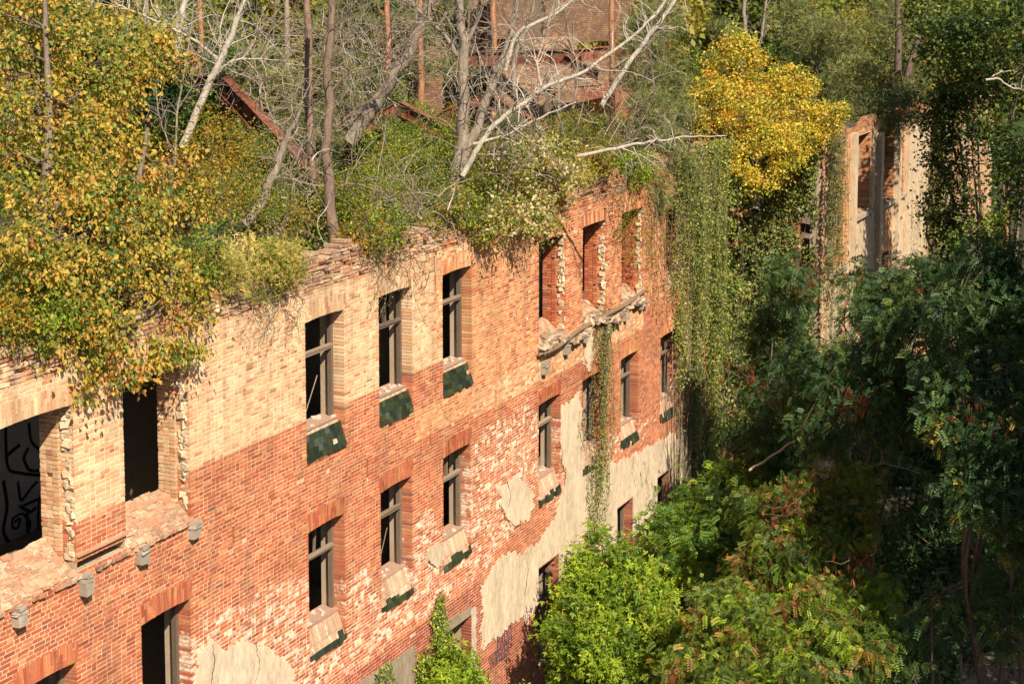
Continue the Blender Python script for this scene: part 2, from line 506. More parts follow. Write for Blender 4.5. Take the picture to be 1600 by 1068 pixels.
# roof deck with soil ------------------------------------------------------------------
rf = MB()
rx = np.linspace(-14, 25.2, 120); ry = np.linspace(0.45, 15.6, 50)
X, Y = np.meshgrid(rx, ry, indexing='ij')
Z = 13.32 + 0.10 * np.sin(X * 1.1 + Y) + 0.09 * np.sin(X * 2.7 - Y * 2.1) + rng.normal(0, .035, X.shape) + 0.02 * Y
Z[:, 0] = 13.05; 
idx = np.arange(X.size).reshape(X.shape)
Fq = np.stack([idx[:-1, :-1], idx[1:, :-1], idx[1:, 1:], idx[:-1, 1:]], -1).reshape(-1, 4)
rf.add(np.stack([X, Y, Z], -1).reshape(-1, 3), Fq, (0.085, 0.065, 0.040))
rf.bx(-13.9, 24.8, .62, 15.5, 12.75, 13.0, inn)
keep(rf.build('roof', M['soil']), hall)
# broken bricks along the wall head
rb = MB()
for k in range(1100):
    x = rng.uniform(-13.8, 25.2)
    y = abs(rng.normal(0.15, .28)) + .02
    z = topf(x) - (0.10 if y < .4 else 0.16) - 0.25 * max(0, y - .5) + rng.uniform(-.03, .05)
    a, b_, c_ = rng.uniform(-.5, .5), rng.uniform(-.3, .3), rng.uniform(0, 3.1)
    R = np.array(Matrix.Rotation(c_, 3, 'Z') @ Matrix.Rotation(a, 3, 'X') @ Matrix.Rotation(b_, 3, 'Y'))
    rb.box((x, y, z), (rng.uniform(.04, .12), .055, .032), R, pick('rubble') * .62, -.1, .008)
keep(rb.build('broken_wall_head', M['brick']), hall)

# window frames and tile sills ----------------------------------------------------------
WC = (0.17, 0.125, 0.09)


def window(o, i):
    x0, x1, zs, sp = o['x0'], o['x1'], o['sill'], o['z1']
    fr = MB(); y = 0.27
    c = np.array(WC) * rng.uniform(.8, 1.2)
    crown = sp + (.028 if o.get('arch') else -.005)
    for a, b in ((x0 + .005, x0 + .085), (x1 - .085, x1 - .005)):
        fr.bx(a, b, y, y + .10, zs + .03, sp + .02, c, 0, .002)
    fr.bx(x0 + .09, x1 - .09, y + .01, y + .10, sp - .04, crown - .005, c * .8)
    f = keep(fr.build('window', M['wood']), hall)
    t = MB(); tz_ = zs + (sp - zs) * (0.645 if o['row'] < 3 else .7)
    if o['row'] < 3 and i not in (4, 9):
        c = c * rng.uniform(.6, 1.1)
        t.bx(x0 + .08, x1 - .08, y - .025, y + .09, tz_, tz_ + .045, c * 1.7, 0, .002)
        t.bx(x0 + .075, x1 - .075, y - .05, y + .05, tz_ + .05, tz_ + .10, c * 1.9, 0, .006)
        if i in (1, 5, 7): t.bx((x0 + x1) / 2 - .03, (x0 + x1) / 2 + .02, y + .0, y + .06, tz_ + .1, sp - rng.uniform(.0, .25), c * 1.2, 0, .012)
        if i in (0, 6): t.tube([(x0 + .3, y + .05, zs + .05), (x1 - .25, y + .25, zs + .9)], .012, 4, c * 1.6)
        if i % 4 == 3: t.bx((x0 + x1) / 2 - .03, (x0 + x1) / 2 + .03, y + .0, y + .07, tz_ + .1, sp, c)
        keep(t.build('transom', M['wood']), f)
    sb = MB()
    sb.bx(x0 + .01, x1 - .01, .17, .60, zs - .03, zs + .02, (0.42, 0.27, 0.20), 0, .003)
    for q in range(9):
        sx = rng.uniform(x0 + .15, x1 - .1)
        sb.box((sx, rng.uniform(.22, .55), zs + .03), (rng.uniform(.02, .07), .04, .015), np.array(Matrix.Rotation(rng.uniform(0, 3), 3, 'Z')), (0.6, .5, .4), 0, .004)
    keep(sb.build('sill_board', M['wood']), f)
    if o['row'] == 3: return
    # sloping brick apron
    zb = o['z0']; zt = zs - .05; yo, yi = 0.0, 0.20
    sl_ = MB()
    sl_.add([(x0, yo + .012, zb), (x1, yo + .012, zb), (x1, yi, zt), (x0, yi, zt), (x0, .6, zt), (x1, .6, zt), (x0, .6, zb), (x1, .6, zb)],
            [[0, 1, 2, 3], [3, 2, 5, 4], [0, 3, 4, 6], [1, 7, 5, 2], [4, 5, 7, 6]], (0.60, 0.42, 0.29), .05)
    dvec = np.array([0, yi - yo, zt - zb]); Ls = np.linalg.norm(dvec); dvec /= Ls
    nrm = np.array([0, -dvec[2], dvec[1]])
    Rm = np.stack([np.array([1, 0, 0]), -nrm, dvec], 1)
    nb = int((x1 - x0) / .077)
    for q in range(nb):
        xx = x0 + (q + .5) * (x1 - x0) / nb
        for v0, v1 in ((0.005, .255), (.265, Ls - .01)):
            if rng.random() < .06: continue
            c_ = np.array([xx, yo + .012, zb]) + dvec * (v0 + v1) / 2 + nrm * .006
            sl_.box(c_, ((x1 - x0) / nb / 2 - .007, .02, (v1 - v0) / 2), Rm, pick('rubble') * .5 + np.array((.28, .21, .15)), .3 + rng.normal(0, .05), .003)
    keep(sl_.build('sill_apron', M['brick']), f)
    rows = 4 if o['row'] == 1 else (1.3 if o['x0'] > 2 else 1.6)
    if o['row'] == 2 and i % 10 in (4, ): rows = 0
    if o['x0'] > 16 and o['row'] == 2: rows = 2
    if rows == 0: return
    tl = MB(); nt_ = 8; tw = (x1 - x0 + .02) / nt_
    start = 0.02
    R_ = int(math.ceil(rows))
    for r in range(R_):
        for q in range(-1, nt_ + 1):
            xa = x0 - .01 + q * tw + (tw / 2 if r % 2 else 0); xb = xa + tw
            xa = max(xa, x0 - .015); xb = min(xb, x1 + .015)
            if xb - xa < .03: continue
            if r >= 1 and rows < 2 and rng.random() < .75: continue
            if rng.random() < (.015 if r else .04): continue
            v0 = -0.03 + r * .135; v1 = v0 + .15
            if r == 0: v0 += abs(rng.normal(0, .03))
            if rows < 2 and r >= 1: v1 -= rng.uniform(0, .1)
            c_ = np.array([(xa + xb) / 2, yo, zb]) + dvec * (v0 + v1) / 2 + nrm * (.045 + .004 * r + rng.normal(0, .0015))
            k_ = rng.choice(3, p=[.5, .35, .15])
            cc = np.array([(0.022, 0.032, 0.021), (0.034, 0.040, 0.018), (0.045, 0.055, 0.042)][k_]) * rng.uniform(.7, 1.5)
            tilt = np.array(Matrix.Rotation(rng.normal(.06, .03), 3, 'X') @ Matrix.Rotation(rng.normal(0, .035), 3, 'Y'))
            tl.box(c_, ((xb - xa) / 2 - .006, .010, (v1 - v0) / 2), Rm @ tilt, cc, 0, .0012)
    keep(tl.build('tile_sill', M['tile']), f)


for i, o in enumerate(wins):
    window(o, i)

# rough reveals of the big openings: plaster lumps, jamb piers, masonry bottom
for o in bigs:
    rv = MB(); x0, x1 = o['x0'], o['x1']
    if x1 < -10: continue
    # deep right jamb, bricks and lumpy plaster
    for k in range(int((SP1 - 9.75) / CO)):
        z = 9.72 + k * CO
        for yy in (0.285, .42, .545):
            if rng.random() < .02: continue
            rv.bx(x1 - .06 + rng.uniform(-.006, .006), x1 + .004, yy, yy + .12, z + .005, z + CO - .005, pick('cream' if x0 < 0 else 'red') * .95, .20, .003)
            rv.bx(x0 - .004, x0 + .06, yy, yy + .12, z + .005, z + CO - .005, pick('rubble'), .12, .004)
    n = 46
    for k in range(n):
        z = 9.7 + (SP1 - 9.7) * (k + .5) / n
        rv.box((x1 + .02 + rng.uniform(-.03, .03), .13 + rng.uniform(-.05, .05), z), (rng.uniform(.02, .04), rng.uniform(.04, .10), rng.uniform(.03, .07)),
               np.array(Matrix.Rotation(rng.uniform(-.3, .3), 3, 'X') @ Matrix.Rotation(rng.uniform(-.5, .5), 3, 'Z')), np.array((0.66, .54, .38)) * rng.uniform(.75, 1.1), .12, .012)
    # broken bottom ramp
    rv.add([(x0, .0, 9.50), (x1, .0, 9.50), (x1, .62, 10.02), (x0, .62, 10.02), (x0, .62, 9.5), (x1, .62, 9.5)], [[0, 1, 2, 3], [3, 2, 5, 4]], (0.40, .28, .19), 0)
    for k in range(230):
        t = rng.uniform(0, 1); xx = rng.uniform(x0 + .05, x1 - .05)
        R = np.array(Matrix.Rotation(rng.uniform(-.12, .12) + .66, 3, 'X') @ Matrix.Rotation(rng.uniform(-.08, .08), 3, 'Z'))
        rv.box((xx, .62 * t, 9.49 + .52 * t), (rng.uniform(.05, .13), .055, .03), R, pick('rubble') * .72 + np.array((.10, .065, .04)), -.05, .006)
    keep(rv.build('window_reveal', M['brick']), hall)

# shadow recess where the balcony slabs were, and stone brackets
bk = [(-8.62, 9.42), (-7.02, 9.42), (-5.52, 9.43), (-4.0, 9.43), (11.45, 9.1), (12.9, 9.38), (14.2, 9.42), (15.7, 9.4), (17.25, 9.5), (18.5, 9.6)]
for (x, z) in bk:
    b_ = MB(); c = np.array((0.36, .31, .25))
    c = c * rng.uniform(.75, 1.15); b_.bx(x, x + .21, -.15, .05, z - .30 + rng.uniform(0, .05), z, c, 0, .010)
    b_.bx(x - .012, x + .222, -.17, .04, z - .07, z - .02, c * 1.15, 0, .009)
    b_.bx(x + .01, x + .20, -.165, .04, z + .004, z + .06, c * .9, 0, .012)
    keep(b_.build('bracket', M['stone']), hall)
# slab leftovers: rubble ledge between brackets on the right, soldier piers on the left
lg = MB()
for k in range(420):
    x = rng.uniform(11.3, 19.0); t = rng.uniform(0, 1)
    lg.box((x, -.16 + .3 * t + rng.uniform(-.04, .04), 9.52 + .12 * math.sin(x * 2.2) + rng.uniform(-.08, .08) + .1 * t), (rng.uniform(.05, .2), rng.uniform(.04, .09), rng.uniform(.02, .05)),
           np.array(Matrix.Rotation(rng.uniform(-.4, .4), 3, 'X') @ Matrix.Rotation(rng.uniform(-.5, .5), 3, 'Z')), np.array([(0.40, .30, .21), (0.58, .44, .31), (0.30, .20, .15)][rng.integers(3)]) * rng.uniform(.8, 1.1), 0, .012)
keep(lg.build('balcony_rubble', M['stone']), hall)
lb = MB()
lb.tube([(11.3, -.12, 9.42), (12.2, -.16, 9.47), (13.6, -.14, 9.62), (15.2, -.13, 9.66), (17.2, -.14, 9.72), (18.9, -.1, 9.85)], [.06, .08, .07, .06, .08, .05], 7, (0.24, .155, .10))
keep(lb.build('balcony_beam', M['wood']), hall)
ld = MB()
ld.bx(-7.05, -5.76, -.05, .3, 9.80, 9.84, (0.5, .3, .2))
for x in np.arange(-9.0, -3.9, .13):
    for y in (-.03, .10):
        if rng.random() < .25: continue
        ld.box((x, y + .03, 9.46 + rng.uniform(0, .02) + y * .35), (.062, .06, .036), np.array(Matrix.Rotation(rng.uniform(-.1, .1), 3, 'Z')), pick('rubble'), .22, .008)
keep(ld.build('ledge_course', M['brick']), hall)

# plaster sheets ------------------------------------------------------------------------
def inpoly(x, z, P):
    P = np.asarray(P); n = len(P); r = np.zeros(x.shape, bool); j = n - 1
    for i in range(n):
        xi, zi, xj, zj = P[i, 0], P[i, 1], P[j, 0], P[j, 1]
        cnd = ((zi > z) != (zj > z)) & (x < (xj - xi) * (z - zi) / (zj - zi + 1e-12) + xi)
        r ^= cnd; j = i
    return r


def sheet(name, poly_px, col, mat, parent, Y=0.0, y=-0.024, st_=0.03, wob=0.05, holes=()):
    P = np.array([[on_y(a, b, Y)[0], on_y(a, b, Y)[2]] for a, b in poly_px]) if Y == 0.0 else np.array(poly_px)
    xs = np.arange(P[:, 0].min() - .3, P[:, 0].max() + .3, st_); zs = np.arange(P[:, 1].min() - .3, P[:, 1].max() + .3, st_)
    X, Z = np.meshgrid(xs, zs, indexing='ij')
    xc, zc = X[:-1, :-1] + st_ / 2, Z[:-1, :-1] + st_ / 2
    jr = rng.normal(0, wob * .9, (xc.shape[0] // 3 + 1, xc.shape[1] // 3 + 1)).repeat(3, 0).repeat(3, 1)[:xc.shape[0], :xc.shape[1]]
    wx = jr + wob * (np.sin(zc * 7 + xc * 3) + .6 * np.sin(zc * 17 + 1 + xc * 11) + .5 * np.sin(xc * 31 - zc * 23)); wz_ = wob * (np.sin(xc * 6 + 2 - zc * 4) + .6 * np.sin(xc * 19) + .5 * np.sin(zc * 29 + xc * 27))
    m = inpoly(xc + wx, zc + wz_, P)
    for o in ops + list(holes):
        m &= ~((xc > o['x0'] - .02) & (xc < o['x1'] + .02) & (zc > o['z0'] - .02) & (zc < o['z1'] + .02))
    V = np.stack([X, np.full(X.shape, Y + y), Z], -1).reshape(-1, 3)
    V[:, 1] += 0.006 * np.sin(V[:, 0] * 2.3) * np.sin(V[:, 2] * 1.9) + rng.normal(0, .0012, len(V))
    idx = np.arange(X.size).reshape(X.shape)
    q = np.stack([idx[:-1, :-1], idx[1:, :-1], idx[1:, 1:], idx[:-1, 1:]], -1)[m]
    mb = MB(); n0 = len(V)
    used = np.zeros(n0, int) - 1; ids = np.unique(q); used[ids] = np.arange(len(ids))
    V1 = V[ids]; V2 = V1.copy(); V2[:, 1] = Y + 0.004
    q = used[q]; k = len(ids)
    e = np.concatenate([q[:, [0, 1]], q[:, [1, 2]], q[:, [2, 3]], q[:, [3, 0]]])
    es = set(map(tuple, e)); bd = np.array([a for a in es if (a[1], a[0]) not in es])
    mb.add(np.concatenate([V1, V2]), q, col)
    mb.f[4].append(np.stack([bd[:, 1], bd[:, 0], bd[:, 0] + k, bd[:, 1] + k], -1)); mb.c[4].append(np.tile(list(col) + [1.0], (len(bd), 1))); mb.w[4].append(np.zeros(len(bd)))
    o = mb.build(name, mat)
    return keep(o, parent)


PC = (0.68, 0.55, 0.395)
sheet('plaster', [(753.4, 912), (775, 880), (792, 862), (812, 868), (845, 842), (868, 805), (884, 742), (872, 690), (874, 640), (905, 612), (910, 700), (925, 738), (962, 722), (1000, 705), (1060, 672), (1110, 640), (1110, 790), (1060, 795), (870, 914), (840, 941), (753.4, 1012)], PC, M['plaster'], hall)
sheet('plaster', [(780, 765), (798, 746), (822, 756), (836, 785), (822, 812), (800, 824), (784, 800)], PC, M['plaster'], hall)
sheet('plaster', [(300, 1120), (304, 1025), (330, 1000), (350, 1012), (385, 1000), (420, 1012), (455, 1045), (470, 1080), (478, 1150), (300, 1160)], PC, M['plaster'], hall)
sheet('plaster', [(664, 872), (672, 852), (690, 850), (694, 872), (680, 886), (668, 884)], PC, M['plaster'], hall, st_=.025)
sheet('plaster', [(910, 560), (920, 520), (918, 480), (925, 470), (927, 530), (922, 580)], PC, M['plaster'], hall, st_=.025)
LC = (0.33, .265, .19)
sheet('concrete_lintel', [(691, 975), (735, 947), (736, 990), (692, 1022)], LC, M['plaster'], hall, wob=.01, holes=())
sheet('concrete_lintel', [(560, 1066), (647, 1008), (648, 1090), (560, 1160)], LC, M['plaster'], hall, wob=.015)
sheet('cement_repair', [(735, 952), (743, 948), (744, 1080), (736, 1090)], (0.62, .52, .40), M['plaster'], hall, wob=.02, st_=.03)
sheet('cement_repair', [(683, 1000), (691, 990), (694, 1070), (684, 1080)], (0.62, .52, .40), M['plaster'], hall, wob=.02, st_=.03)

ck = MB()
for L in ([(782, 792), (788, 800), (786, 808), (797, 815), (803, 822), (812, 818)], [(872, 690), (878, 705), (876, 722), (883, 738), (880, 760)], [(668, 872), (672, 880), (680, 884)], [(869, 872), (874, 880), (879, 890)], [(792, 752), (797, 775), (793, 790)],
          [(905, 640), (902, 668), (908, 690), (905, 720)], [(990, 712), (985, 735), (992, 760)], [(330, 1005), (334, 1030), (328, 1068)], [(398, 1003), (404, 1040), (396, 1068)], [(820, 860), (824, 890), (818, 930)]):
    P = np.array([on_y(a, b, 0) for a, b in L]); t = np.linspace(0, len(P) - 1, len(P) * 6)
    Q = np.stack([np.interp(t, range(len(P)), P[:, k]) for k in range(3)], -1) + rng.normal(0, .012, (len(t), 3)); Q[:, 1] = -.024
    ck.tube(Q, .011 * (.5 + rng.random(len(t))), 4, (.10, .07, .05))
keep(ck.build('cracks', M['stone']), hall)

# painted warning on the plinth
def letters(txt, px, py, hgt, sx):
    c = bpy.data.curves.new('lettering', 'FONT'); c.body = txt; c.size = hgt / .72; c.offset = .012
    c.extrude = .002
    o = bpy.data.objects.new('lettering', c); COL.objects.link(o)
    p = on_y(px, py, 0.0)
    o.scale = (sx, 1, 1)
    o.rotation_euler = (math.pi / 2, 0, 0)
    o.location = (p[0], -.0065, p[2])
    c.materials.append(M['lettering'])
    bpy.context.view_layer.update()
    me = bpy.data.meshes.new_from_object(o.evaluated_get(bpy.context.evaluated_depsgraph_get()))
    q = bpy.data.objects.new('lettering', me); q.matrix_world = o.matrix_world.copy(); COL.objects.link(q)
    bpy.data.objects.remove(o); o = q
    return keep(o, hall)


m_, n_, l_, o_ = newmat('faded_blue_paint'); bsdf(n_, l_, o_, ramp(n_, l_, noise(n_, l_, 14, 4), [(.42, (.05, .045, .07)), (.68, (.22, .10, .08))]), .8); M['lettering'] = m_
letters('ВХОД', 776, 1015, .36, .62)
letters('ЗАПРЕЩЕН', 763, 1048, .36, .44)
letters('!', 819, 1004, .85, .8)
m_, n_, l_, o_ = newmat('white_paint'); bsdf(n_, l_, o_, (.7, .62, .55), .8); M['wpaint'] = m_
sc_ = MB()
for k in range(9):
    p = on_y(822 + rng.uniform(0, 14), 950 + rng.uniform(-22, 14), 0)
    a = rng.uniform(0, 6, 3)
    P = [(p[0] + .18 * math.sin(t * 2 + a[0]) * t / 3, -.008, p[2] + .22 * math.cos(t * 1.7 + a[1])) for t in np.linspace(0, 3, 14)]
    sc_.tube(P, .011, 4, (.7, .6, .5))
keep(sc_.build('graffiti', M['wpaint']), hall)

# graffiti on the inner wall, far-left room
gr = MB()


def stroke(pts, r=.035, y=3.19, col=(0.008, .008, .01)):
    P = np.array(pts, float); t = np.linspace(0, len(P) - 1, len(P) * 8)
    # catmull-like smoothing through interp of a cubic
    Q = np.stack([np.interp(t, range(len(P)), P[:, k]) for k in range(2)], -1)
    for _ in range(6): Q[1:-1] = (Q[:-2] + Q[1:-1] * 2 + Q[2:]) / 4
    gr.tube(np.stack([Q[:, 0], np.full(len(Q), y), Q[:, 1]], -1), r, 5, col)


def ip(px, py):
    p = on_y(px, py, 3.19); return (p[0], p[2])


for s_ in ([(8, 620), (10, 735), (40, 740), (62, 742)], [(45, 660), (48, 690), (65, 705), (72, 720), (66, 735), (45, 735), (36, 715), (44, 700)], [(12, 710), (30, 695)], [(28, 752), (32, 785), (50, 760), (58, 752)],
           [(35, 790), (68, 775), (80, 800), (68, 825), (55, 828)], [(22, 815), (32, 808), (28, 825), (20, 825), (18, 810), (35, 800), (48, 815), (46, 825)], [(5, 750), (12, 790), (4, 830), (14, 848), (30, 850), (42, 840)],
           [(42, 800), (45, 850), (60, 868), (82, 848)], [(30, 790), (48, 800), (56, 792)], [(60, 850), (60, 780), (72, 760)]):
    stroke([ip(*q) for q in s_], rng.uniform(.02, .038))
for s_ in ([(202, 640), (215, 660), (208, 690)], [(500, 580), (510, 600), (506, 640)], [(600, 560), (612, 590), (604, 620)]):
    stroke([ip(*q) for q in s_], .04, col=(.10, .05, .03))
keep(gr.build('graffiti', M['paint']), hall)

# ================================================================== vegetation tools
def unit(v):
    return v / (np.linalg.norm(v, axis=-1, keepdims=True) + 1e-9)


def rdir(n):
    return unit(rng.normal(size=(n, 3)))


LP = {  # palettes: leaf colours (albedo) and shares
    'gold': [((0.36, 0.265, 0.045), 3.4), ((0.46, 0.29, 0.055), 2.6), ((0.26, 0.245, 0.035), 3.4), ((0.15, 0.19, 0.03), 2.8), ((0.40, 0.19, 0.05), 1.2), ((0.07, 0.12, 0.022), 2)],
    'amber': [((0.54, 0.40, 0.05), 5), ((0.44, 0.38, 0.045), 4), ((0.52, 0.28, 0.04), 1.0), ((0.27, 0.28, 0.035), 2), ((0.10, .15, .02), 1.4)],
    'orange': [((0.34, 0.18, 0.02), 3), ((0.22, 0.17, 0.02), 3), ((0.14, 0.15, 0.02), 3)],
    'lime': [((0.19, 0.28, 0.018), 4), ((0.26, 0.34, 0.026), 3), ((0.085, 0.155, 0.014), 3.4), ((0.27, 0.29, 0.035), .8), ((.04, .08, .012), 1)],
    'mid': [((0.08, 0.15, 0.02), 4), ((0.13, 0.20, 0.026), 3), ((0.035, 0.08, 0.015), 3), ((0.15, 0.18, 0.03), 1)],
    'olive': [((0.125, 0.145, 0.042), 4), ((0.17, 0.18, 0.055), 3), ((0.08, 0.10, 0.035), 3), ((0.22, 0.20, 0.07), 1.4)],
    'dark': [((0.028, 0.07, 0.022), 4), ((0.045, 0.095, 0.030), 3), ((0.018, 0.045, 0.018), 3), ((0.09, 0.13, 0.03), .5)],
    'robinia': [((0.040, 0.088, 0.030), 4), ((0.066, 0.115, 0.036), 3), ((0.026, 0.060, 0.024), 2), ((0.12, 0.16, 0.03), .9), ((0.35, 0.25, 0.03), .08)],
    'rusty': [((0.10, 0.155, 0.025), 5), ((0.13, 0.17, 0.028), 3.4), ((0.24, 0.13, 0.035), 1.1), ((0.18, 0.08, 0.03), .6), ((0.04, 0.08, 0.02), 2), ((0.3, .18, .03), .4)],
    'shrub': [((0.19, 0.22, 0.028), 3.4), ((0.28, 0.26, 0.04), 2.4), ((0.11, 0.16, 0.025), 3), ((0.30, 0.17, 0.03), .9), ((0.05, 0.08, 0.02), 1)],
    'pale': [((0.46, 0.38, 0.20), 3.4), ((0.54, 0.43, 0.28), 2.6), ((0.24, 0.24, 0.06), 3), ((0.12, 0.15, 0.03), 1.4)],
    'ivy': [((0.15, 0.19, 0.028), 3), ((0.22, 0.25, 0.04), 3), ((0.08, 0.12, 0.022), 3), ((0.30, 0.28, 0.07), 1.6), ((0.28, 0.14, 0.05), .3)],
    'ivydark': [((0.12, 0.155, 0.025), 3), ((0.17, 0.20, 0.03), 2.4), ((0.06, 0.095, 0.02), 3), ((0.26, 0.12, 0.05), .5)],
    'straw': [((0.45, 0.34, 0.10), 4), ((0.30, 0.26, 0.06), 3), ((0.50, 0.40, 0.18), 2)],
    'far': [((0.12, 0.16, 0.025), 3), ((0.17, 0.20, 0.03), 3), ((0.07, 0.11, 0.02), 2), ((0.25, 0.23, 0.035), 1.4), ((0.28, 0.17, 0.04), .5)],
    'fargold': [((0.22, 0.20, 0.025), 3), ((0.30, 0.24, 0.03), 2), ((0.12, 0.14, 0.02), 3), ((0.30, 0.15, 0.03), .6)],
    'fardark': [((0.045, 0.075, 0.02), 3), ((0.07, 0.10, 0.022), 3), ((0.028, 0.05, 0.016), 2), ((0.14, 0.16, 0.025), .8)],
    'pod': [((0.20, 0.06, 0.030), 3), ((0.13, 0.04, 0.022), 3), ((0.30, 0.11, 0.04), 1)],
}
LP = {k: (np.array([c for c, _ in v]), np.array([q for _, q in v]) / sum(q for _, q in v)) for k, v in LP.items()}


def lcol(pal, n, clump=None):
    c, p = LP[pal]
    k = rng.choice(len(c), n, p=p)
    if clump is not None:                 # leaves of one clump tend to one colour
        kc = rng.choice(len(c), clump.max() + 1, p=p)
        same = rng.random(n) < 0.7
        k = np.where(same, kc[clump], k)
    return c[k] * rng.uniform(.75, 1.25, (n, 1))


def leaves(mb, P, size, col, shape='oval', droop=0.3, out=None, face=None):
    """one small leaf (or one compound frond) per point"""
    n = len(P)
    if n == 0: return
    a = rdir(n)
    if out is not None: a = a + out * 0.9
    a[:, 2] -= droop
    a = unit(a)
    nn = rdir(n) + np.array([0, -.25, .55])
    if face is not None: nn = nn * .6 + face
    b = unit(np.cross(a, nn)); nn = np.cross(b, a)
    L = (size * rng.uniform(.55, 1.42, n))[:, None]
    A, B, N = a * L, b * L, nn * L
    if shape == 'oval':
        V = np.stack([P, P + .45 * A + .30 * B, P + A, P + .5 * A - .30 * B], 1)
        mb.add(V.reshape(-1, 3), np.arange(n * 4).reshape(n, 4), col)
    elif shape == 'heart':
        V = np.stack([P, P + .18 * A + .34 * B + .10 * N, P + .55 * A + .33 * B + .12 * N, P + A - .05 * N, P + .55 * A - .33 * B + .12 * N, P + .18 * A - .34 * B + .10 * N], 1)
        i = np.arange(n)[:, None] * 6
        Fq = np.concatenate([i + np.array([[0, 1, 2, 3]]), i + np.array([[0, 3, 4, 5]])])
        mb.add(V.reshape(-1, 3), Fq, np.concatenate([col, col]))
    elif shape == 'star':
        vs, fs = [], []
        for q, t in enumerate((-1.0, 0.0, 1.0)):
            d = A * math.cos(t) + B * math.sin(t); e = -A * math.sin(t) + B * math.cos(t); s_ = 1.0 if q == 1 else .82
            vs += [P, P + s_ * (.5 * d + .20 * e) + .04 * N, P + s_ * d - .08 * N, P + s_ * (.5 * d - .20 * e) + .04 * N]
            fs.append(np.arange(n)[:, None] * 12 + np.array([[0, 1, 2, 3]]) + q * 4)
        mb.add(np.stack(vs, 1).reshape(-1, 3), np.concatenate(fs), np.concatenate([col] * 3))
    elif shape == 'frond':
        K = 6; ts = np.linspace(.18, 1, K)
        vs, cs = [], []
        for t in ts:
            base = P + A * t - np.array([0, 0, 1]) * (L * .35 * t * t)
            for sg in (-1, 1):
                d = (.30 * B * sg + .13 * A - N * rng.uniform(-.02, .1)) * (1.1 - .25 * abs(t - .5))
                e = .085 * A
                vs.append(np.stack([base, base + .5 * d + e, base + d, base + .5 * d - e], 1))
        V = np.concatenate(vs)
        mb.add(V.reshape(-1, 3), np.arange(len(V) * 4).reshape(-1, 4), np.concatenate([col * rng.uniform(.85, 1.15)] * (2 * K)))
    elif shape == 'needle':
        K = 7; vs = []
        for k in range(K):
            d = unit(a + rng.normal(0, .55, (n, 3))) * L
            e = unit(np.cross(d, rdir(n))) * L * .045
            vs.append(np.stack([P - e, P + d, P + e], 1))
        V = np.concatenate(vs)
        mb.add(V.reshape(-1, 3), np.arange(len(V) * 3).reshape(-1, 3), np.concatenate([col] * K))
    elif shape == 'pod':
        vs = []
        for k in range(5):
            q = P + rng.normal(0, .04, (n, 3)); d = np.array([[0, 0, -1.0]]) * L + rng.normal(0, .12, (n, 3)) * L
            e = unit(np.cross(d, rdir(n))) * L * .11
            vs.append(np.stack([q, q + .5 * d + e, q + d, q + .5 * d - e], 1))
        V = np.concatenate(vs)
        mb.add(V.reshape(-1, 3), np.arange(len(V) * 4).reshape(-1, 4), np.concatenate([col] * 5))


def curve(p0, p1, n=7, sag=0.0, wob=0.08):
    p0, p1 = np.asarray(p0, float), np.asarray(p1, float)
    t = np.linspace(0, 1, n)[:, None]
    L = np.linalg.norm(p1 - p0)
    P = p0 + (p1 - p0) * t
    w_ = rng.normal(0, wob * L, (3, 3))
    P = P + np.sin(t * math.pi) * w_[0] * .7 + np.sin(t * 2 * math.pi) * w_[1] * .35 + np.sin(t * 3 * math.pi) * w_[2] * .18
    P[:, 2] -= (sag * L * np.sin(t * math.pi))[:, 0]
    return P


def blobs_px(B):
    """crown lumps given as image column, row, depth and half sizes in photo pixels -> world centre and radii"""
    r = []
    for (px, py, z, rx, ry) in B:
        s = z / F
        r.append((at(px, py, z), np.array([rx * s, max(rx, ry) * s * .8, ry * s])))
    return r


DM = 2.7


def crown(B, pal, size, shape, dens=1.0, per=36, cr=0.34, droop=.3, hollow=.55, twig=None, tmat_col=(.16, .13, .1), out=0.6, pal2=None, p2=0.0):
    """crown mesh from lumps; returns leaf MB and clump centres"""
    mb = MB(); cents = []
    for (c, r) in B:
        vol = r[0] * r[1] * r[2]
        n = max(3, int(dens * DM * 16 * (r[0] * r[2] + r[0] * r[1] + r[1] * r[2]) / 3 / (cr * cr) / 4.2))
        d = rdir(n); rad = rng.uniform(hollow ** 3, 1.08, n)[:, None] ** (1 / 3)
        cc = c + d * rad * r
        crr = cr * rng.uniform(.6, 1.35, n)
        k = np.maximum(3, (per * rng.uniform(.5, 1.4, n)).astype(int))
        idx = np.repeat(np.arange(n), k)
        off = rng.normal(0, 1, (len(idx), 3)) * crr[idx][:, None] * np.array([.55, .55, .42])
        P = cc[idx] + off
        o = unit(off + d[idx] * .4 * cr) * out
        col = lcol(pal, len(P), idx)
        if pal2 is not None:
            m = (rng.random(n) < p2)[idx]; c2 = lcol(pal2, len(P), idx); col[m] = c2[m]
        leaves(mb, P, size, col, shape, droop, o)
        cents.append(cc)
    return mb, np.concatenate(cents)


